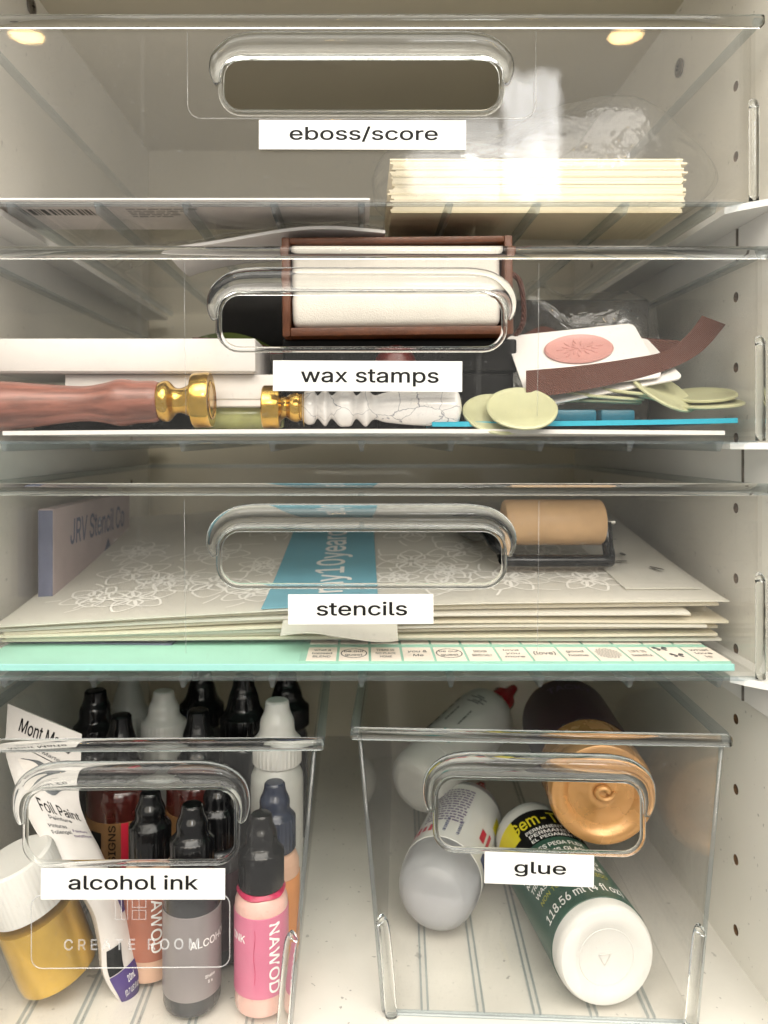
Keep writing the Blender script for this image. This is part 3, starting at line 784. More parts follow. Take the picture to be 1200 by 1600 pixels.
# clear bags
tag(obj('cellophane_bag', bag_geo(.126, .452, .052, .046, .020, .034, 9.4, .010, None, 50, 26), 'cello', None, 'all'), 'crumpled clear bag behind the brown ribbon', 'plastic bag')
def wb(u, v):
    x = -.100 + .112 * u; y = .394 + .055 * v
    return (x, y, .0985 + .0105 * math.sin(1.9 * u) ** .8 - .001 * v - .0012 * math.sin(7 * u + 3 * v))
tag(obj('white_sleeve', slab(24, 6, wb, .0016), 'white', None, True), 'white paper sleeve lying over the leather box under the top drawer', 'paper')
def wb2(u, v):
    x = -.1385 + .150 * u; p = wb(max(0, (u * .150 - .0385) / .112), v)
    k = max(0, 1 - u * 3.2)
    return (x, .391 + .062 * v, p[2] + .0016 + .010 * math.sin(math.pi * min(1, u * 3.4)) * (1 if u < .3 else 0) * v + .0007 * math.sin(30 * u + 9 * v) - .001 * k)
tag(obj('cellophane_sleeve', slab(48, 12, wb2, .0004), 'cello', None, 'all'), 'clear sleeve round the white paper with a folded corner', 'plastic bag')
tag(obj('cellophane_fold', ([W3(133, 380, .400), W3(172, 322, .405), W3(250, 372, .402), W3(262, 384, .398), W3(140, 386, .401), W3(172, 323, .406), W3(250, 374, .404)],
     [(0, 1, 2), (0, 2, 3), (0, 3, 4), (4, 6, 5), (4, 3, 6)]), 'cello'), 'stiff triangular clear film corner sticking up beside the white sleeve', 'plastic film')

# teal tray with tins, wax discs, cards and ribbon
tl = obj('teal_board', slab(20, 2, lambda u, v: (.034 + .147 * u, .372 + .10 * v, ZT2 + .0035 + .0018 * u * u), .0024), 'teal', None, True); tag(tl, 'bright teal board under the green wax discs', 'board')
for i, (x0, x1) in enumerate(((.095, .117), (.119, .136))):
    tag(obj('teal_tin', box(x0, x1, .384, .42, ZT2 + .0040, ZT2 + .0098, .0012), 'teal_dark', None, True), ('wider' if i == 0 else 'narrower') + ' dark teal flat tin lying on the teal board', 'tin')
def disc(c, rpx, tilt, roll, d, label, yaw=0):
    p = W3(c[0], c[1], d); r = rpx * d / F
    o = obj('wax_disc', lathe([(0, 0), (r * .93, 0), (r, .0005), (r, .0013), (r * .95, .0018), (r * .86, .0015), (r * .84, .0013), (0, .0013)], 44, lambda z, a, s=c[0] + c[1]: 1 + .012 * math.sin(2 * a + s) + .006 * math.sin(5 * a + 2 * s)), 'wax', None, True)
    nrm = Matrix.Rotation(R(roll), 3, 'Y') @ (Matrix.Rotation(R(tilt), 3, 'X') @ Vector((0, 0, 1)))
    orient(o, p, nrm); tag(o, label, 'wax disc', 'green wax discs'); return o
disc((777, 649), 55, 36, 4, .3800, 'green wax disc leaning behind another beside the veined stone handle')
disc((815, 640), 55, 38, -4, .3720, 'green wax disc leaning in front beside the veined stone handle')
disc((1032, 611), 56, 32, 26, .392, 'green wax disc propped up steeply beneath the card edge')
disc((1098, 620), 50, 14, -6, .398, 'upper green wax disc of the pair near the drawer corner')
disc((1102, 634), 56, 8, -4, .392, 'lower green wax disc of the pair near the drawer corner')
disc((975, 612), 50, 10, 6, .396, 'green wax disc just under the ribboned card corner')
disc((945, 622), 58, 6, 4, .398, 'green wax disc lying below two others under the card')
disc((905, 618), 56, 5, 5, .404, 'green wax disc mostly hidden under the ribboned card')
disc((940, 630), 60, 3, 2, .402, 'lowest green wax disc of the pile under the card')
disc((1010, 622), 54, 9, 12, .399, 'green wax disc tucked under the steeply propped one')
disc((890, 628), 52, 4, -3, .407, 'green wax disc behind the leaning pair under the card')
def card(c, d, w, h, tilt, roll, label):
    o = obj('rounded_card', prism(rrect(-w / 2, w / 2, -h / 2, h / 2, .004, 5), [], 0, .0007, lambda a, b, t: (a, b, -t)), 'white')
    q = Matrix.Rotation(R(roll), 4, 'Y') @ Matrix.Rotation(R(tilt), 4, 'X')
    o.matrix_world = Matrix.Translation(W3(c[0], c[1], d)) @ q
    tag(o, label, 'card'); return o
card((930, 578), .4030, .073, .046, 34, -11, 'lower white card with rounded corners under the sealed card')
cd = card((908, 556), .4000, .0690, .046, 44, -6, 'white rounded card bearing an oval rose wax seal')
sl = thing('wax_seal', 'oval rose wax seal with raised pattern on white card', 'wax seal')
sl.matrix_world = cd.matrix_world @ Matrix.Translation((0, .0050, .0002))
oval = lathe([(0, 0), (.0175, 0), (.0180, .0007), (.0170, .0015), (.0155, .0012), (.0145, .0008), (0, .0008)], 48)
obj('seal_body', ([(x, y * .66, z) for x, y, z in oval[0]], oval[1]), 'rose', sl, True)
for k in range(22):
    a = k * 2.4; r0 = .0008 + .0105 * (k / 22) ** .6; x, y = r0 * math.cos(a), r0 * math.sin(a) * .55
    obj('raised_leaf', xf(lathe([(.0013, 0), (.0010, .0005), (0, .0007)], 8), Matrix.Translation((x, y, .0008)) @ Matrix.Rotation(a, 4, 'Z') @ Matrix.Diagonal((1.7, .6, 1, 1))), 'rose', sl, True)
def strip(pts, name, mat, parent, t=.0004):
    """woven band between two edge lines"""
    A = smooth_path([p[0] for p in pts], 8); B = smooth_path([p[1] for p in pts], 8)
    n_ = len(A); off = Vector((0, t, 0))
    V = []
    for a, b in zip(A, B): V += [a, b, b + off, a + off]
    Fc = []
    for i in range(n_ - 1):
        q = i * 4; r_ = q + 4
        Fc += [(q, q + 1, r_ + 1, r_), (q + 1, q + 2, r_ + 2, r_ + 1), (q + 2, q + 3, r_ + 3, r_ + 2), (q + 3, q, r_, r_ + 3)]
    Fc += [(0, 3, 2, 1), tuple(4 * (n_ - 1) + k for k in (0, 1, 2, 3))]
    return obj(name, (V, Fc), mat, parent, True)
rb = thing('ribbon', 'brown satin ribbon band lying across the sealed card', 'ribbon')
strip([(W3(822, 579, .3830), W3(822, 622, .3800)), (W3(900, 572, .384), W3(900, 612, .381)), (W3(985, 560, .386), W3(985, 594, .383)), (W3(1040, 548, .390), W3(1050, 575, .388)),
       (W3(1075, 522, .397), W3(1098, 548, .396)), (W3(1097, 493, .402), W3(1134, 507, .403))], 'band', 'ribbon', rb)
strip([(W3(1062, 532, .4165), W3(1062, 560, .4155)), (W3(1000, 527, .424), W3(1000, 556, .422)), (W3(940, 520, .428), W3(940, 548, .427)), (W3(890, 524, .428), W3(890, 540, .427)), (W3(850, 510, .427), W3(852, 524, .426)),
       (W3(815, 524, .425), W3(818, 540, .424)), (W3(790, 540, .424), W3(795, 552, .424))], 'loop', 'ribbon', rb)
tag(obj('brown_cord', tube(smooth_path([W3(795, 425, .402), W3(812, 440, .404), W3(818, 480, .410), W3(815, 510, .414), W3(795, 535, .420)], 6), .0015, 8), 'ribbon', None, True), 'thin brown cord hanging from the leather box', 'cord')

# ------------------------------------------------------------------ contents of the stencil drawer
FL3 = Z3 + .0024
mb = thing('mint_folder', 'wide mint green folder lying on the drawer floor', 'folder', (0, 0, FL3))
obj('cover', box(-.1845, .1765, .3665, .56, .0001, .0032, .0006), 'mint', mb, True)
obj('front_edge', box(-.1845, .1765, .3655, .3664, .0001, .0034, .0003, 1), 'mint_edge', mb)
ZM = FL3 + .0032
sk = thing('sticker_sheet', 'sheet of square cream stickers with small printed sayings', 'stickers', (0, 0, ZM))
obj('backing', box(-.030, .1765, .3690, .4315, .0001, .0004), 'mint', sk)
says = [('what a\nblessed\nBLEND',), ('be our\nguest',), ('THERE IS\nNO PLACE\nHOME',), ('you &\nMe',), ('be our\nguest',), ('SARCASM\nSERVED DAILY',), ('love\nyou\nmore',), ('{love}',), ('good\nhome',), None, ('LIFE IS\nbeautiful',), None, ('what\nlove\nis',)]
for row in range(2):
    for k in range(13):
        x = -.0195 + k * .0157; y = .3785 + row * .0306; hw_, hh = .0072, .0146
        ti = obj('sticker', box(x - hw_, x + hw_, y - hh / 1.0 + .0056, y + hh, .0005, .0008), 'tile', sk)
        yc = y + .0035
        if row: continue
        s_ = says[k]
        if s_:
            ln = s_[0]; nl = ln.count('\n') + 1
            text_obj(ln, lambda a, b, x=x, yc=yc: (x + a, yc + b, .0009), 'grey_ink', ti, .0098 if nl > 1 else .0115, .0040 * nl + .003, bold=.006, shear=.15 if k in (3, 6, 7, 8) else 0)
            if k in (1, 4):
                obj('wreath', ([(x + r_ * math.cos(a), yc + 1.25 * r_ * math.sin(a), .0009) for q in range(40) for a in (q * math.pi / 20,) for r_ in (.0060, .0064 + .0003 * (q % 2))],
                    [(2 * q, 2 * q + 1, (2 * q + 3) % 80, (2 * q + 2) % 80) for q in range(40)]), 'grey_ink', ti)
        elif k == 9:
            rc = []
            for q in range(70):
                a = q * 2.4; r_ = .00072 * math.sqrt(q); rc.append((x + r_ * math.cos(a) - .00032, x + r_ * math.cos(a) + .00032, yc + 1.5 * r_ * math.sin(a) - .0006, yc + 1.5 * r_ * math.sin(a) + .0006))
            obj('dot_print', quads(rc, lambda u, v: (u, v, .0009)), 'grey_ink', ti)
        else:
            V, Fc = [], []
            for bx_, by_, sc_ in ((x + .0015, yc - .004, 1), (x - .0025, yc + .0075, 1.1)):
                for s1 in (-1, 1):
                    for s2, ln_ in ((1, .0034), (-1, .0024)):
                        n0 = len(V); V += [(bx_, by_, .0009), (bx_ + s1 * ln_ * sc_ * .55, by_ + s2 * ln_ * sc_ * 1.2, .0009), (bx_ + s1 * ln_ * sc_, by_ + s2 * ln_ * sc_ * .9, .0009), (bx_ + s1 * ln_ * sc_ * .9, by_ + s2 * .0004, .0009)]
                        Fc.append((n0, n0 + 1, n0 + 2, n0 + 3))
            obj('butterfly_print', (V, Fc), 'grey_ink', ti)
ph_ = thing('framed_print', 'dark bordered card peeking out over the mint folder', 'card', (-.141, .424, ZM + .0001), (0, 0, R(-3)))
obj('border', box(-.044, .044, -.022, .022, 0, .0008), 'kraft_dark', ph_); obj('picture', box(-.0405, .0405, -.0185, .0185, .00085, .0010), 'pinkwhite', ph_)

def sheet_z(x, y, lvl):
    """height of stencil sheet lvl (0 lowest .. 1 top) at x, y"""
    v = max(0, min(1, (y - .385) / .24)); u = max(0, min(1, (x + .19) / .375))
    base = ZM + .0016 + .0025 * (1 - math.cos(math.pi * min(1, u * 1.4))) * .4
    thick = lvl * (.0095 + .0115 * u + .0030 * math.sin(3.2 * u))
    return base + thick + (.010 + .026 * lvl) * v ** 1.25
N = 9
stk_names = ['lowest', 'second lowest', 'third lowest', 'fourth lowest', 'middle', 'fourth from the top of', 'third from the top of', 'second from the top of']
def stencil_sheet(k, lvl, x0, x1, y0, y1, skew, mat):
    def fn(u, v):
        x = x0 + (x1 - x0) * u; y = y0 + (y1 - y0) * v + skew * (u - .5)
        return (x, y, sheet_z(x, y, lvl) + .0005 * math.sin(6 * u + k) * (1 - v) * (1 if k < N - 1 else 0))
    return slab(26, 12, fn, .0004 if k == N - 1 else .0013)
for k in range(N - 1):
    x1 = [.186, .183, .185, .176, .187, .170, .166, .183][k]; y0 = [.3975, .3935, .3955, .392, .3900, .393, .389, .392][k]
    o = obj('stencil_sheet', stencil_sheet(k, k / (N - 1), -.187 + .002 * (k % 3), x1, y0 + .004, .60 + .004 * (k % 4), .004 * ((k % 3) - 1), 0), 'ivory' if k % 3 else 'vellum', None, True)
    tag(o, 'ivory stencil sheet, %s in the stencil stack' % stk_names[k] if 'of' not in stk_names[k] else 'ivory stencil sheet, %s the stencil stack' % stk_names[k], 'stencil', 'stencil sheets')
tp = thing('stencil_sheet', 'topmost translucent stencil sheet with flower outlines', 'stencil', group='stencil sheets')
obj('film', stencil_sheet(N - 1, 1.0, -.187, .186, .391, .615, .0, 0), 'vellum', tp, True)
def on_top(x, y, o=.0004): return (x, y, sheet_z(x, y, 1.0) + o)
def flower(cx, cy, r, seed):
    rr = random.Random(seed); gs = []; npet = rr.choice((5, 6, 7)); a0 = rr.uniform(0, 6)
    for ring, (r0, r1) in enumerate(((.15, 1), (.1, .62))):
        for p in range(npet):
            a = a0 + ring * .5 + 2 * math.pi * p / npet; pts = []
            for q in range(15):
                t_ = q / 14; s_ = math.sin(math.pi * t_) ** .7 * .95 * math.pi / npet * 1.05; rad = r * (r0 + (r1 - r0) * math.sin(math.pi * t_) ** .6 * (1 + .06 * math.sin(5 * math.pi * t_)))
                ang = a + (t_ - .5) * 2 * math.pi / npet * 1.25
                pts.append((cx + rad * math.cos(ang), cy + rad * math.sin(ang)))
            gs.append(pts)
    for q in range(3):
        a = rr.uniform(0, 6.28); pts = [(cx + r * (1 + .5 * t_) * math.cos(a + .3 * t_ * (q - 1)), cy + r * (1 + .5 * t_) * math.sin(a + .3 * t_ * (q - 1))) for t_ in (0, .33, .66, 1)]
        gs.append(pts)
    V, Fc = [], []
    for pts in gs:
        w = .00065; n0 = len(V); L = []
        for i, (x, y) in enumerate(pts):
            x2, y2 = pts[min(i + 1, len(pts) - 1)]; x1_, y1_ = pts[max(i - 1, 0)]
            dx, dy = x2 - x1_, y2 - y1_; l = math.hypot(dx, dy) or 1; nx, ny = -dy / l * w, dx / l * w
            V.append(on_top(x + nx, y + ny)); V.append(on_top(x - nx, y - ny))
        for i in range(len(pts) - 1): Fc.append((n0 + 2 * i, n0 + 2 * i + 1, n0 + 2 * i + 3, n0 + 2 * i + 2))
    return V, Fc
for i, (x, y, r) in enumerate(((-.125, .425, .021), (-.085, .445, .024), (-.140, .475, .022), (-.095, .505, .022), (.045, .425, .018), (.082, .432, .021), (.125, .430, .020), (.030, .470, .022), (.065, .490, .024), (.035, .535, .022), (.115, .480, .020), (-.065, .56, .022), (.08, .55, .024), (-.06, .475, .016), (-.150, .432, .017), (-.060, .425, .018), (.150, .455, .018), (.050, .450, .016), (.100, .455, .019), (-.115, .455, .018), (-.150, .520, .020), (.020, .440, .012))):
    obj('flower_outline', flower(x, y, r, i), 'line', tp)
cl_ = obj('curled_film', slab(16, 8, lambda u, v: (-.040 + .058 * u,   .3800 + .026 * v, ZM + .0075 + .0105 * v + .006 * abs(u - .45) * (1 - v) + .0030 * (1 - v) * math.sin(5 * u)), .0004), 'vellum', None, True)
tag(cl_, 'small curled translucent film scrap poking out below the stack', 'film')
# blue strip with lettering
bs = thing('blue_strip', 'blue paper strip with large white lettering on the stencils', 'paper strip')
def blue(u, v):
    y = .3925 + .215 * v; x = -.047 + .0555 * u - .004 * (1 - v) * (1 - u)
    return on_top(x, y, .0010)
obj('paper', slab(6, 14, blue, .0004), 'blue', bs, True)
text_obj('my10yearo', lambda a, b: on_top(-.0165 - b, .478 + a, .0013), 'white_ink', bs, .128, .022, bold=.012)
obj('white_mark', quads([(-.012, .002, .397, .402), (-.004, .004, .404, .406)], lambda u, v: on_top(u, v, .0013)), 'white_ink', bs)
# second, cut-out film at the right
rs = thing('cutout_film', 'grey translucent film with small cut leaf shapes along the drawer wall', 'film')
obj('film', slab(6, 12, lambda u, v: (.140 + .040 * u, .41 + .20 * v, sheet_z(.140 + .040 * u, .41 + .20 * v, 1) + .0012 + .004 * v * u), .0004), 'vellum', rs, True)
for i, (x, y) in enumerate(((.152, .455), (.158, .468), (.160, .50), (.155, .52), (.168, .44), (.150, .545), (.162, .57))):
    a = i * 1.3; pts = [(.0045 * math.cos(q * math.pi / 5), .0016 * math.sin(q * math.pi / 5)) for q in range(10)]
    obj('leaf_opening', ([(x + c * math.cos(a) - s * math.sin(a), y + (c * math.sin(a) + s * math.cos(a)) * 1.5, sheet_z(x, y, 1) + .0030 + .004 * (y - .41) / .2 * (x - .14) / .04) for c, s in pts], [tuple(range(10))]), 'taupe', rs)
# brayer roller
zr = sheet_z(.113, .452, 1) + .0030
br = thing('brayer', 'tan rubber brayer roller in a black frame on the stencils', 'roller', (.1115, .452, zr))
rl = obj('roller', lathe([(0, -.0285), (.0122, -.0285), (.0132, -.0272), (.0132, .0272), (.0122, .0285), (0, .0285)], 48), 'tan', br, True, loc=(0, 0, .0240), rot=(0, R(90), 0))
fr = [(.0308, -.001, .0240), (.0308, -.004, .0130), (.0300, -.010, .0042), (.0250, -.012, .0034), (-.0250, -.012, .0034), (-.0300, -.010, .0042), (-.0308, -.004, .0130), (-.0308, -.001, .0240)]
obj('frame', tube(smooth_path(fr, 5), .0034, 10, False, (0, 1, 0), 1), 'black_pl', br, True)
obj('axle', tube([(-.036, 0, .0240), (.0365, 0, .0240)], .0013, 12), 'steel', br, True)
obj('handle', tube(smooth_path([(-.024, -.012, .0030), (-.033, -.006, .0110), (-.036, .008, .0180), (-.040, .040, .0150), (-.042, .085, .014)], 5), [.0026 + .0045 * min(1, i / 14) for i in range(21)], 12), 'black_pl', br, True)
# kraft box along the left wall
kb = thing('kraft_box', 'dusty brown carton with dark lettering along the left wall', 'box', (-.184, .44, FL3 + .0062))
obj('carton', box(0, .0085, 0, .145, 0, .0640, .0006), 'kraft', kb); obj('end_panel', box(.0002, .0083, -.0006, -.0001, .0008, .0632), 'kraft_dark', kb)
text_obj('JRV Stencil Co', lambda a, b: (.0087, .078 + a, .048 + b), 'kraft_dark', kb, .105, .016, bold=.004, shear=.1)
obj('flag_print', ([(.0087, .078, .018), (.0087, .095, .036), (.0087, .108, .020), (.0087, .094, .021), (.0087, .085, .010), (.0087, .100, .009), (.0087, .098, .011), (.0087, .087, .012)], [(0, 1, 2, 3), (4, 5, 6, 7)]), 'kraft_dark', kb)
ku = obj('folded_leaflet', box(-.186, -.168, .4405, .575, FL3 + .0034, FL3 + .0061), 'white'); tag(ku, 'thin white leaflet wedged under the brown carton', 'leaflet')

# ------------------------------------------------------------------ contents of the alcohol ink bin
FB = ZF + .0035
def cap_profile(r, h, tip, skirt):
    """dropper cap: ribbed skirt, flare, slim tip"""
    return [(r * .97, 0), (r, .0006), (r, skirt), (r * .97, skirt + .0006)] + cprof([(r * .93, skirt + .0010), (r * .74, skirt + (h - skirt) * .22), (tip * 1.45, skirt + (h - skirt) * .48), (tip * 1.12, skirt + (h - skirt) * .72), (tip, h - .0012)], 5) + [(tip * .85, h - .0003), (0, h)]
def ink_bottle(label, x, y, r, h, cap_h, cap_r, tip, skirt, m_body, m_label, m_cap, m_shoulder=None, lab=(.16, .80), rz=0.0, ribs=26, base=None):
    t = thing('ink_bottle', label, 'ink bottle', (x, y, base if base is not None else FB), (0, 0, rz), 'dropper bottles in the ink bin')
    hb = h - cap_h
    pr = [(0, 0), (r * .86, 0)] + cprof([(r * .95, .0006), (r, .0026)], 2) + [(r, hb - r * .62)] + cprof([(r * .985, hb - r * .42), (r * .86, hb - r * .12), (cap_r * .86, hb)], 4) + [(cap_r * .80, hb + .0012), (0, hb + .0012)]
    obj('body', lathe(pr, 40), m_body, t, True)
    if m_shoulder: obj('shoulder', lathe([(r * 1.004, hb * lab[1] + .0008), (r * 1.004, hb - r * .62)] + [(a * 1.004 + .0001, b + .0001) for a, b in cprof([(r * .985, hb - r * .42), (r * .86, hb - r * .12), (cap_r * .86, hb)], 4)], 40), m_shoulder, t, True)
    lb_ = None
    if m_label: lb_ = obj('wrap_label', lathe([(r + .0001, hb * lab[0]), (r + .00035, hb * lab[0] + .0002), (r + .00035, hb * lab[1] - .0002), (r + .0001, hb * lab[1])], 48), m_label, t, True)
    cp = lathe(cap_profile(cap_r, cap_h, tip, skirt), 104, (lambda z, a: 1 + (.022 * math.cos(ribs * a) if .0004 < z < skirt + .0003 else 0)))
    obj('cap', cp, m_cap, t, True, loc=(0, 0, hb + .0006))
    return t, lb_, hb
NB = -math.pi / 2
# pink bottle
t, lb_, hb = ink_bottle('pink ink bottle with black ribbed cap and white lettering', -.0485, .3740, .0128, .0905, .0345, .0108, .0052, .0165, 'pinkglass', 'pink', 'black_pl', None, (.17, .84), 0)
text_obj('NAWOD', cyl_map(.0133, NB + .62, hb * .50, -math.pi / 2), 'white_ink', lb_, .0325, .0056, bold=.004)
text_obj('INK', cyl_map(.0133, NB - .80, hb * .66, .0), 'white_ink', lb_, None, .0036, bold=.006)
obj('leak_stain', lathe([(.0113, hb - .0019), (.0118, hb - .0012), (.0112, hb - .0004), (.0100, hb + .0006)], 40, lambda z, a: 1 + .03 * math.sin(5 * a + z * 900)), 'stain', t, True)
obj('label_seam', tube([(.01318 * math.cos(NB - .12 + .03 * math.sin(q)), .01318 * math.sin(NB - .12 + .03 * math.sin(q)), hb * (.30 + .05 * q)) for q in range(10)], .00014, 5), 'stain', lb_)
# grey bottle
t, lb_, hb = ink_bottle('grey ink bottle with charcoal shoulder standing beside the pink one', -.0822, .3750, .0137, .0945, .0335, .0104, .0052, .0165, 'charcoal', 'greylab', 'black_pl', 'charcoal', (.13, .78), 0)
text_obj('ALCOHOL', cyl_map(.0142, NB + .95, hb * .57, .0), 'white_ink', lb_, None, .0037, bold=.006)
text_obj('Shake\n5 s', cyl_map(.0142, NB + .85, hb * .28, .0), 'white_ink', lb_, None, .0042)
# rust bottle
t, lb_, hb = ink_bottle('rust brown ink bottle behind the grey one with white lettering', -.1085, .3970, .0128, .0905, .0335, .0104, .0052, .0165, 'peach', 'rust', 'black_pl', None, (.20, .90), 0)
text_obj('NAWOD', cyl_map(.0133, NB + .50, hb * .56, -math.pi / 2), 'white_ink', lb_, .0325, .0056, bold=.004)
ink_bottle('dark ink bottle with black cap behind the grey and pink ones', -.0760, .4085, .0128, .0920, .0335, .0104, .0052, .0165, 'charcoal', 'plum', 'black_pl', None, (.15, .82))
ink_bottle('orange ink bottle with navy cap behind the pink one', -.0455, .4050, .0128, .0920, .0345, .0108, .0054, .0165, 'peach', 'orange', 'navy', None, (.15, .80))
# large amber bottles
for lab_t, x, r, top in (('large amber bottle with black dropper tip and red stripe', -.1425, .0195, .1085), ('large amber bottle with black dropper tip and plain label', -.0968, .0185, .1115)):
    t, lb_, hb = ink_bottle(lab_t, x, .4580, r, top, .036, .0120, .0062, .008, 'maroon', 'amber', 'black_pl', 'maroon', (.15, .74), 0, 30)
    if r > .019:
        text_obj('DESIGNS', cyl_map(r + .0005, NB + .05, hb * .52, math.pi / 2), 'ink', lb_, .030, .0042, bold=.004)
        obj('red_stripe', quads(fine_rects([(-.0020, .0020, -.021, .021)], 4, 1), cyl_map(r + .0005, NB + .40, hb * .45)), 'redprint', lb_)
        obj('black_panel', quads(fine_rects([(-.0045, .0030, -.012, .012)], 5, 1), cyl_map(r + .0005, NB - .42, hb * .50)), 'ink', lb_)
# back row
for lab_t, x, y, h, mb_, mc, r, cr, ch in (
    ('black capped ink bottle by the bin wall behind the foil tube', -.1680, .4880, .1135, 'charcoal', 'black_pl', .0125, .0135, .036),
    ('frosted white capped bottle far back behind the foil tube', -.1640, .5450, .1060, 'greypl', 'greypl', .0140, .0150, .040),
    ('small white capped bottle between the black capped ones', -.1285, .5020, .1085, 'greypl', 'whitepl', .0135, .0140, .033),
    ('black capped ink bottle standing far back behind the white cap', -.1150, .5560, .1080, 'charcoal', 'black_pl', .0145, .0155, .040),
    ('black capped ink bottle behind the large amber bottles', -.0775, .5080, .1170, 'charcoal', 'black_pl', .0145, .0150, .040),
    ('bottle with bright white cap behind the orange ink bottle', -.0485, .4440, .1220, 'greypl', 'whitepl', .0150, .0137, .036),
    ('black capped ink bottle far back beside the bin wall', -.0515, .5330, .1110, 'charcoal', 'black_pl', .0145, .0150, .036)):
    ink_bottle(lab_t, x, y, r, h, ch, cr, .0066, .013, mb_, None, mc, None, (.2, .8), 0, 34)
# gold jar lying against the tube
gj = thing('paint_jar', 'small jar of gold paint with white ribbed lid, leaning', 'jar', (0, 0, 0))
ax = Vector((-.31, -.12, .94)).normalized(); c0 = Vector((-.1500, .3845, FB + .0082))
orient(gj, c0, ax)
gr = .0192
obj('paint', lathe([(0, 0), (gr * .86, 0)] + cprof([(gr * .96, .001), (gr * .985, .004)], 2) + [(gr * .985, .034), (0, .0342)], 44), 'gold', gj, True)
obj('jar_wall', lathe([(0, -.0004), (gr * .88, -.0004)] + cprof([(gr * 1.0, .001), (gr * 1.03, .004)], 2) + [(gr * 1.03, .036), (gr * .95, .039), (gr * .86, .0396)], 44), 'jarglass', gj, True)
obj('lid', lathe([(0, .0385), (gr * .97, .0385), (gr * .98, .0395), (gr * .96, .0600), (gr * .93, .0622), (gr * .85, .0632), (gr * .75, .0630), (0, .0628)], 150, lambda z, a: 1 + (.016 * math.cos(50 * a) if .039 < z < .061 else 0)), 'whitepl', gj, True)
# foil paint tube
secs = [((70, 1123), (58, 24), .405), ((68, 1170), (58, 28), .404), ((67, 1215), (57, 34), .402), ((90, 1282), (41, 18), .398), ((121, 1336), (27, 5), .394), ((161, 1402), (12, 2), .389), ((178, 1450), (14, -4), .387), ((187, 1500), (17, -8), .385), ((205, 1567), (8, -3), .383)]
ctr = smooth_path([W3(c[0], c[1], d) for c, w, d in secs], 6)
hv = []
for (c, w, d) in secs:
    a, b = w[0] * d / F, -w[1] * d / F; tot = .0195 if c[1] < 1540 else .008
    hv.append(Vector((a, math.sqrt(max(0, tot * tot - a * a - b * b)) * .45, b)))
hvs = smooth_path(hv, 6); nS = len(ctr)
def tube_pt(s, q, off=0.0):
    """front of the tube: s 0..1 along from the crimp, q -1..1 across"""
    f = max(0, min(.9999, s)) * (nS - 1); i = int(f); k = f - i
    c = ctr[i].lerp(ctr[i + 1], k); h_ = hvs[i].lerp(hvs[i + 1], k)
    tdir = (ctr[min(nS - 1, i + 1)] - ctr[max(0, i)]).normalized(); nrm = h_.cross(tdir).normalized()
    if nrm.y > 0: nrm = -nrm
    th_ = .0006 + .0058 * min(1, s * 1.4) * (1 if s < .93 else max(.2, (1 - s) / .07))
    return c + h_ * q + nrm * (th_ * math.sqrt(max(0, 1 - q * q * .98)) + off), nrm, th_
ft = thing('foil_tube', 'bent white foil paint tube with purple foot, crimped end up', 'paint tube')
V, Fc = [], []; NS, NQ = 60, 14
for i in range(NS + 1):
    s = i / NS
    for j in range(NQ + 1):
        V.append(tube_pt(s, -1 + 2 * j / NQ)[0])
    for j in range(NQ - 1, 0, -1):
        p, nn, th_ = tube_pt(s, -1 + 2 * j / NQ); q = -1 + 2 * j / NQ
        V.append(p - nn * (2 * th_ * math.sqrt(max(0, 1 - q * q * .98))))
m_ = 2 * NQ
for i in range(NS):
    for j in range(m_): Fc.append((i * m_ + j, i * m_ + (j + 1) % m_, (i + 1) * m_ + (j + 1) % m_, (i + 1) * m_ + j))
Fc.append(tuple(range(m_))); Fc.append(tuple(NS * m_ + k for k in reversed(range(m_))))
obj('tube_body', (V, Fc), 'tube', ft, True)
LT = sum((ctr[i + 1] - ctr[i]).length for i in range(nS - 1))
def tmap(s0, q0, rot=0.0, hw_=.019):
    def fn(a, b): return tube_pt(s0 - b / LT, q0 + a / hw_, .00025)[0]
    return fn
text_obj('Mont Marte', tmap(.070, .05), 'ink', ft, .027, .0080, bold=.006, shear=.35)
text_obj('Mont Marte', tmap(.135, .0), 'grey_ink', ft, .018, .0022, shear=.3)
obj('underline', quads(fine_rects([(-.010, .011, -.0003, .0003)], 6, 1), tmap(.155, 0)), 'ink', ft)
blob = [(.011 * math.cos(a) * (1 + .12 * math.sin(3 * a)), .0075 * math.sin(a) * (1 + .15 * math.sin(4 * a + 1))) for a in [q * math.pi / 16 for q in range(32)]]
def disc_fan(pts, mapfn): return [mapfn(0, 0)] + [mapfn(a * .5, b * .5) for a, b in pts] + [mapfn(a, b) for a, b in pts], [(0, 1 + k, 1 + (k + 1) % len(pts)) for k in range(len(pts))] + [(1 + k, 1 + len(pts) + k, 1 + len(pts) + (k + 1) % len(pts), 1 + (k + 1) % len(pts)) for k in range(len(pts))]
obj('foil_swirl', disc_fan(blob, tmap(.235, .06)), 'foil', ft)
mp_ = lambda u, v: tube_pt(.238 - v / LT, -.12 + u / .019, .0004)[0]
obj('pearl_swirl', disc_fan([(a * .82, b * .72) for a, b in blob], mp_), 'pearl', ft)
text_obj('Foil Paint', tmap(.340, .18), 'ink', ft, .024, .0055, bold=.008)
text_obj('Peinture', tmap(.372, .05), 'grey_ink', ft, .014, .0022)
text_obj('Pinturas\nFoliengel', tmap(.415, -.2), 'grey_ink', ft, .013, .0060)
text_obj('Peinture\nmetallique', tmap(.43, .5), 'violet', ft, .013, .0060)
obj('purple_foot', grid(8, 10, lambda u, v: tube_pt(.885 + .105 * v, -.92 + 1.84 * u, .0005)[0]), 'purple', ft, True)
obj('purple_band', grid(4, 4, lambda u, v: tube_pt(.64 + .06 * v, .2 + .7 * u, .0003)[0]), 'purple', ft, True)
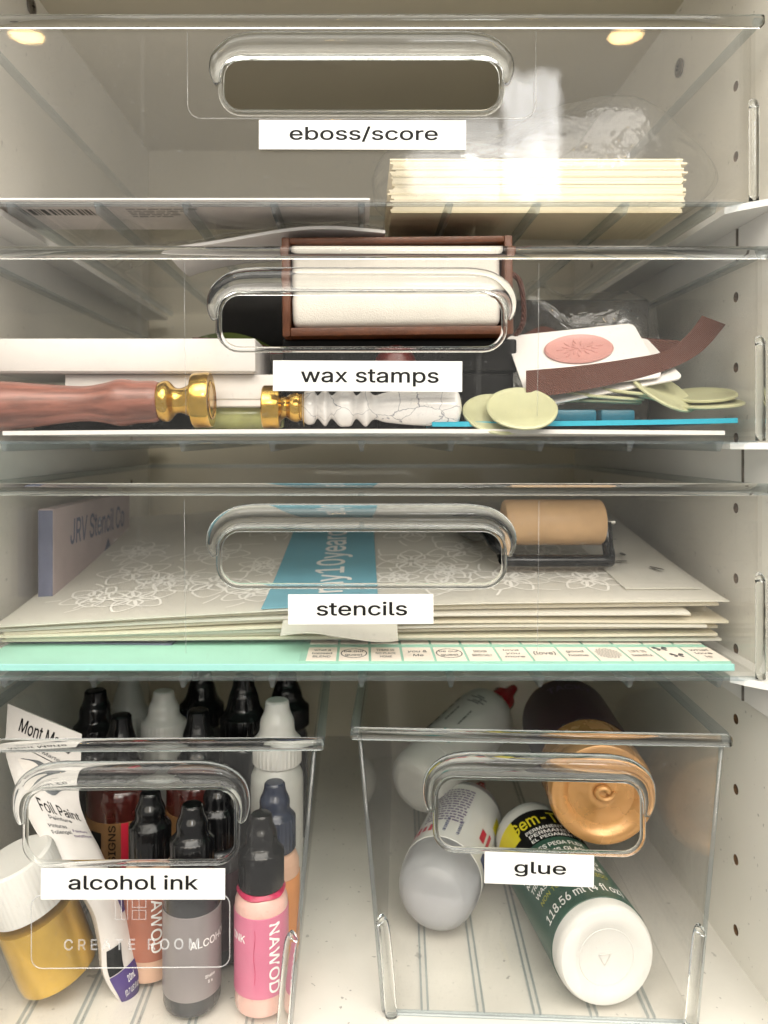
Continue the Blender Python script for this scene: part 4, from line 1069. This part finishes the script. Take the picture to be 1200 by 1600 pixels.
obj('dark_foot', grid(4, 10, lambda u, v: tube_pt(.79 + .092 * v, -.90 + .65 * u, .0005)[0]), 'ink', ft, True)
text_obj('20mL\n(0.7 US fl oz)', lambda a, b: tube_pt(.930 - b / LT, a / .012, .0008)[0], 'white_ink', ft, .014, .0075, bold=.006)

# ------------------------------------------------------------------ contents of the glue bin
def lying(name, label, cat, p0, p1):
    t = thing(name, label, cat); ax_ = Vector(p1) - Vector(p0)
    z = ax_.normalized(); x = z.cross(Vector((0, 0, 1))).normalized(); y = z.cross(x)      # local y points down, -y is the top of the lying bottle
    t.matrix_world = Matrix(((x.x, y.x, z.x, p0[0]), (x.y, y.y, z.y, p0[1]), (x.z, y.z, z.z, p0[2]), (0, 0, 0, 1)))
    return t
# top-of-bottle angle is -90 deg; local +x points right of the axis seen from the camera
def print_map(r, a0, z0, turn):
    c, s = math.cos(turn), math.sin(turn)
    def fn(u, v):
        U, Vv = u * c - v * s, u * s + v * c
        a = NB + a0 + U / r
        return (r * math.cos(a), r * math.sin(a), z0 + Vv)
    return fn
# green labelled glue bottle
r = .0242
gt = lying('glue_bottle', 'white glue bottle with green label, its base toward the front', 'glue bottle', (.1172, .3680, FB + r), (.1020, .5120, FB + r))
obj('body', lathe([(0, .0016), (r * .60, .0012), (r * .66, .0002), (r * .84, 0)] + cprof([(r * .93, .0007), (r * .985, .003), (r, .006)], 4) + [(r, .104)] + cprof([(r * .96, .111), (r * .70, .119), (r * .44, .123)], 4) + [(r * .40, .128), (0, .128)], 56), 'whitepl', gt, True)
lb_ = obj('wrap_label', lathe([(r + .0001, .0085), (r + .0004, .0088), (r + .0004, .0985), (r + .0001, .0988)], 64), 'dkgreen', gt, True)
obj('cap', lathe([(r * .40, .1235), (r * .42, .124), (r * .40, .135), (.004, .139), (.0028, .146), (0, .1465)], 32), 'black_pl', gt, True)
rl_ = r + .0007
T = lambda s, a0, z0, w, h, mat, b=.004: text_obj(s, print_map(rl_, a0, z0, 0), mat, lb_, w, h, b)
obj('yellow_patch', quads(fine_rects([(-.016, .004, -.010, .010)], 10, 1), print_map(r + .0005, -.95, .0885, 0)), 'yellow', lb_)
obj('black_patch', quads(fine_rects([(-.030, .034, -.0215, .0105)], 24, 1), print_map(r + .00045, .25, .0880, 0)), 'ink', lb_)
T('Gem-Tac', -.12, .0885, .040, .0120, 'yellow', .02)
T('PERMANENT GLUE', .05, .0780, .034, .0034, 'white_ink', .01); T('PERMANENT', .0, .0735, .030, .0034, 'white_ink', .01); T('EL PEGAMENTO', .0, .0690, .030, .0030, 'white_ink', .01)
for k, (s, mt) in enumerate((('CRYSTALLES PEGA FLEX', 'white_ink'), ('FABRIC GEMS GLASS', 'white_ink'), ('MATERIALES PARA', 'white_ink'), ('TRANSPARENTE COMO', 'white_ink'), ('WASHABLE LAVABLE', 'white_ink'), ('NON TOXIQUE TOXICO', 'olive'))):
    T(s, -.42 + .02 * k, .0600 - .0064 * k, .046 - .001 * k, .0038, mt, .006)
T('118.56 ml (4 fl oz)', -.30, .0165, .046, .0075, 'white_ink', .012)
obj('base_ring', xf(tube([(r * .56 * math.cos(a), r * .56 * math.sin(a), .0013) for a in [q * math.pi / 18 for q in range(36)]], .0003, 6, True, (0, 0, 1)), Matrix.Identity(4)), 'whitepl', gt, True)
obj('recycling_mark', xf(tube([(.003, -.0025, .0012), (0, .003, .0012), (-.003, -.0025, .0012)], .00025, 6, True, (0, 0, 1)), Matrix.Translation((-.001, .001, 0))), 'whitepl', gt, True)
# milky bottle with barcode label
r = .0226
c0, c1 = Vector((.0372, .4160, FB + r)), Vector((.0830, .5480, FB + r))
mbt = lying('glue_bottle', 'milky half empty glue bottle with rounded base and barcode label', 'glue bottle', c0, c1)
pf = lambda k, o=0: [(0, o), (r * .45 * k, .001 + o)] + cprof([(r * .72 * k, .0035 + o), (r * .92 * k, .010), (r * k, .020)], 4) + [(r * k, .098)] + cprof([(r * .96 * k, .104), (r * .66 * k, .114), (r * .42 * k, .118)], 4) + [(r * .40 * k, .124), (0, .124)]
obj('body', lathe(pf(1), 52), 'milky', mbt, True)
bm = bmesh.new(); lg = lathe(pf(.94, .0012), 48); vs = [bm.verts.new(p) for p in lg[0]]
for q in lg[1]: bm.faces.new([vs[i] for i in q])
cutp = bmesh.ops.bisect_plane(bm, geom=list(bm.verts) + list(bm.edges) + list(bm.faces), plane_co=(0, -r * .12, 0), plane_no=(0, -1, 0), clear_outer=True)
bmesh.ops.holes_fill(bm, edges=[e for e in bm.edges if e.is_boundary], sides=0); bm.verts.index_update()
obj('liquid', ([v.co.copy() for v in bm.verts], [tuple(v.index for v in f.verts) for f in bm.faces]), 'liquid', mbt, True); bm.free()
lb_ = obj('wrap_label', lathe([(r + .0001, .026), (r + .0004, .0263), (r + .0004, .0965), (r + .0001, .0968)], 60), 'whitepl', mbt, True)
rl_ = r + .0007
rows = []
rr = random.Random(8)
for k in range(13):
    z = .046 + k * .0034; u = -.012
    while u < .012:
        w = rr.uniform(.0012, .004); rows.append((u, min(.0125, u + w), z, z + .0017)); u += w + .0007
obj('small_print', quads(fine_rects(rows, 2, 1), print_map(rl_, -.20, 0, 0)), 'violet', lb_)
obj('barcode', quads([(v0, v1, u0, u1) for u0, u1, v0, v1 in barcode(.016, .010, 26, 3)], print_map(rl_, .15, .041, 0)), 'navyprint', lb_)
obj('navy_band', quads(fine_rects([(-.010, .010, 0, .020)], 8, 1), print_map(rl_, 1.55, .032, 0)), 'navyprint', lb_)
obj('red_band', quads(fine_rects([(-.002, .002, 0, .012), (.004, .0065, .002, .016)], 3, 1), print_map(rl_, .95, .046, 0)), 'redprint', lb_)
obj('yellow_band', quads(fine_rects([(-.002, .003, 0, .014)], 3, 1), print_map(rl_, 1.25, .072, 0)), 'yellow', lb_)
obj('red_print', quads(fine_rects([(-.010 + .0042 * k, -.0075 + .0042 * k, .001 * (k % 2), .007 + .001 * (k % 3)) for k in range(5)], 2, 1), print_map(rl_, -.75, .0335, 0)), 'redprint', lb_)
obj('cap', lathe([(r * .40, .1185), (r * .46, .119), (r * .44, .130), (.005, .137), (.003, .149), (0, .1495)], 32), 'redcap', mbt, True)
# white bottle lying across behind
r = .0215
wbz = FB + 2 * .0226 + r - .004
wt_b = lying('glue_bottle', 'white glue bottle with teal and barcode print lying across at the back', 'glue bottle', (.0335, .5080, wbz - .020), (.1090, .5950, wbz + .010))
obj('body', lathe([(0, .001), (r * .5, 0)] + cprof([(r * .80, .001), (r * .95, .005), (r, .012)], 4) + [(r, .090)] + cprof([(r * .95, .097), (r * .60, .106), (r * .42, .109)], 4) + [(r * .40, .113), (0, .113)], 48), 'greypl', wt_b, True)
lb_ = obj('wrap_label', lathe([(r + .0001, .022), (r + .0004, .0223), (r + .0004, .088), (r + .0001, .0883)], 56), 'greypl', wt_b, True)
obj('barcode', quads([(v0, v1, u0, u1) for u0, u1, v0, v1 in barcode(.018, .012, 20, 6)], print_map(r + .0007, .1, .058, 0)), 'ink', lb_)
obj('small_print', quads(fine_rects([(-.008 + .004 * (k % 3), .002 + .003 * (k % 2), .076 + .002 * k, .077 + .002 * k) for k in range(5)], 2, 1), print_map(r + .0007, .25, 0, 0)), 'grey_ink', lb_)
obj('teal_print', quads(fine_rects([(-.004, .006, 0, .010)], 4, 1), print_map(r + .0007, .3, .030, 0)), 'tealprint', lb_)
obj('side_print', quads(fine_rects([(-.002, .001, k * .009, k * .009 + .006) for k in range(6)], 2, 1), print_map(r + .0007, -.55, .030, 0)), 'grey_ink', lb_)
obj('cap', lathe([(r * .40, .1095), (r * .44, .110), (r * .42, .120), (.005, .126), (.003, .136), (0, .1365)], 28), 'redcap', wt_b, True)
# gold bottle
r = .0296
gb = lying('glue_bottle', 'gold bottle with plum label lying on the green labelled bottle', 'glue bottle', (.1345, .4300, FB + .0484 + .0250), (.1440, .5750, FB + .0484 + .0300))
obj('body', lathe([(0, .0032), (.0022, .0026), (.0036, .0044), (.0052, .0034), (.0088, .0036), (.0104, .0048)] + [(r * .62, .0050), (r * .70, .0022), (r * .78, .0004), (r * .88, 0)] + cprof([(r * .95, .001), (r * .995, .005), (r, .010)], 4) + [(r, .106)] + cprof([(r * .9, .115), (r * .5, .121)], 3) + [(r * .45, .126), (0, .126)], 60), 'copper', gb, True)
obj('wrap_label', lathe([(r + .0001, .034), (r + .0004, .0343), (r + .0004, .104), (r + .0001, .1043)], 60), 'plum', gb, True)
text_obj('TACKY', print_map(r + .0007, -.05, .088, 0), 'violet', gb, .030, .009, .01)
obj('paint_swirl', xf(tube(smooth_path([(.006 * math.cos(a) * (1 - a / 9), .005 * math.sin(a) * (1 - a / 9), .0030 - .0012 * a / 6) for a in [q * .45 for q in range(15)]], 3), [.0016 - .0000 * q for q in range(43)], 8, False, (0, 0, 1)), Matrix.Translation((.001, -.001, 0))), 'copper', gb, True)
obj('cap', lathe([(r * .46, .1215), (r * .48, .122), (r * .46, .137), (0, .138)], 32), 'black_pl', gb, True)
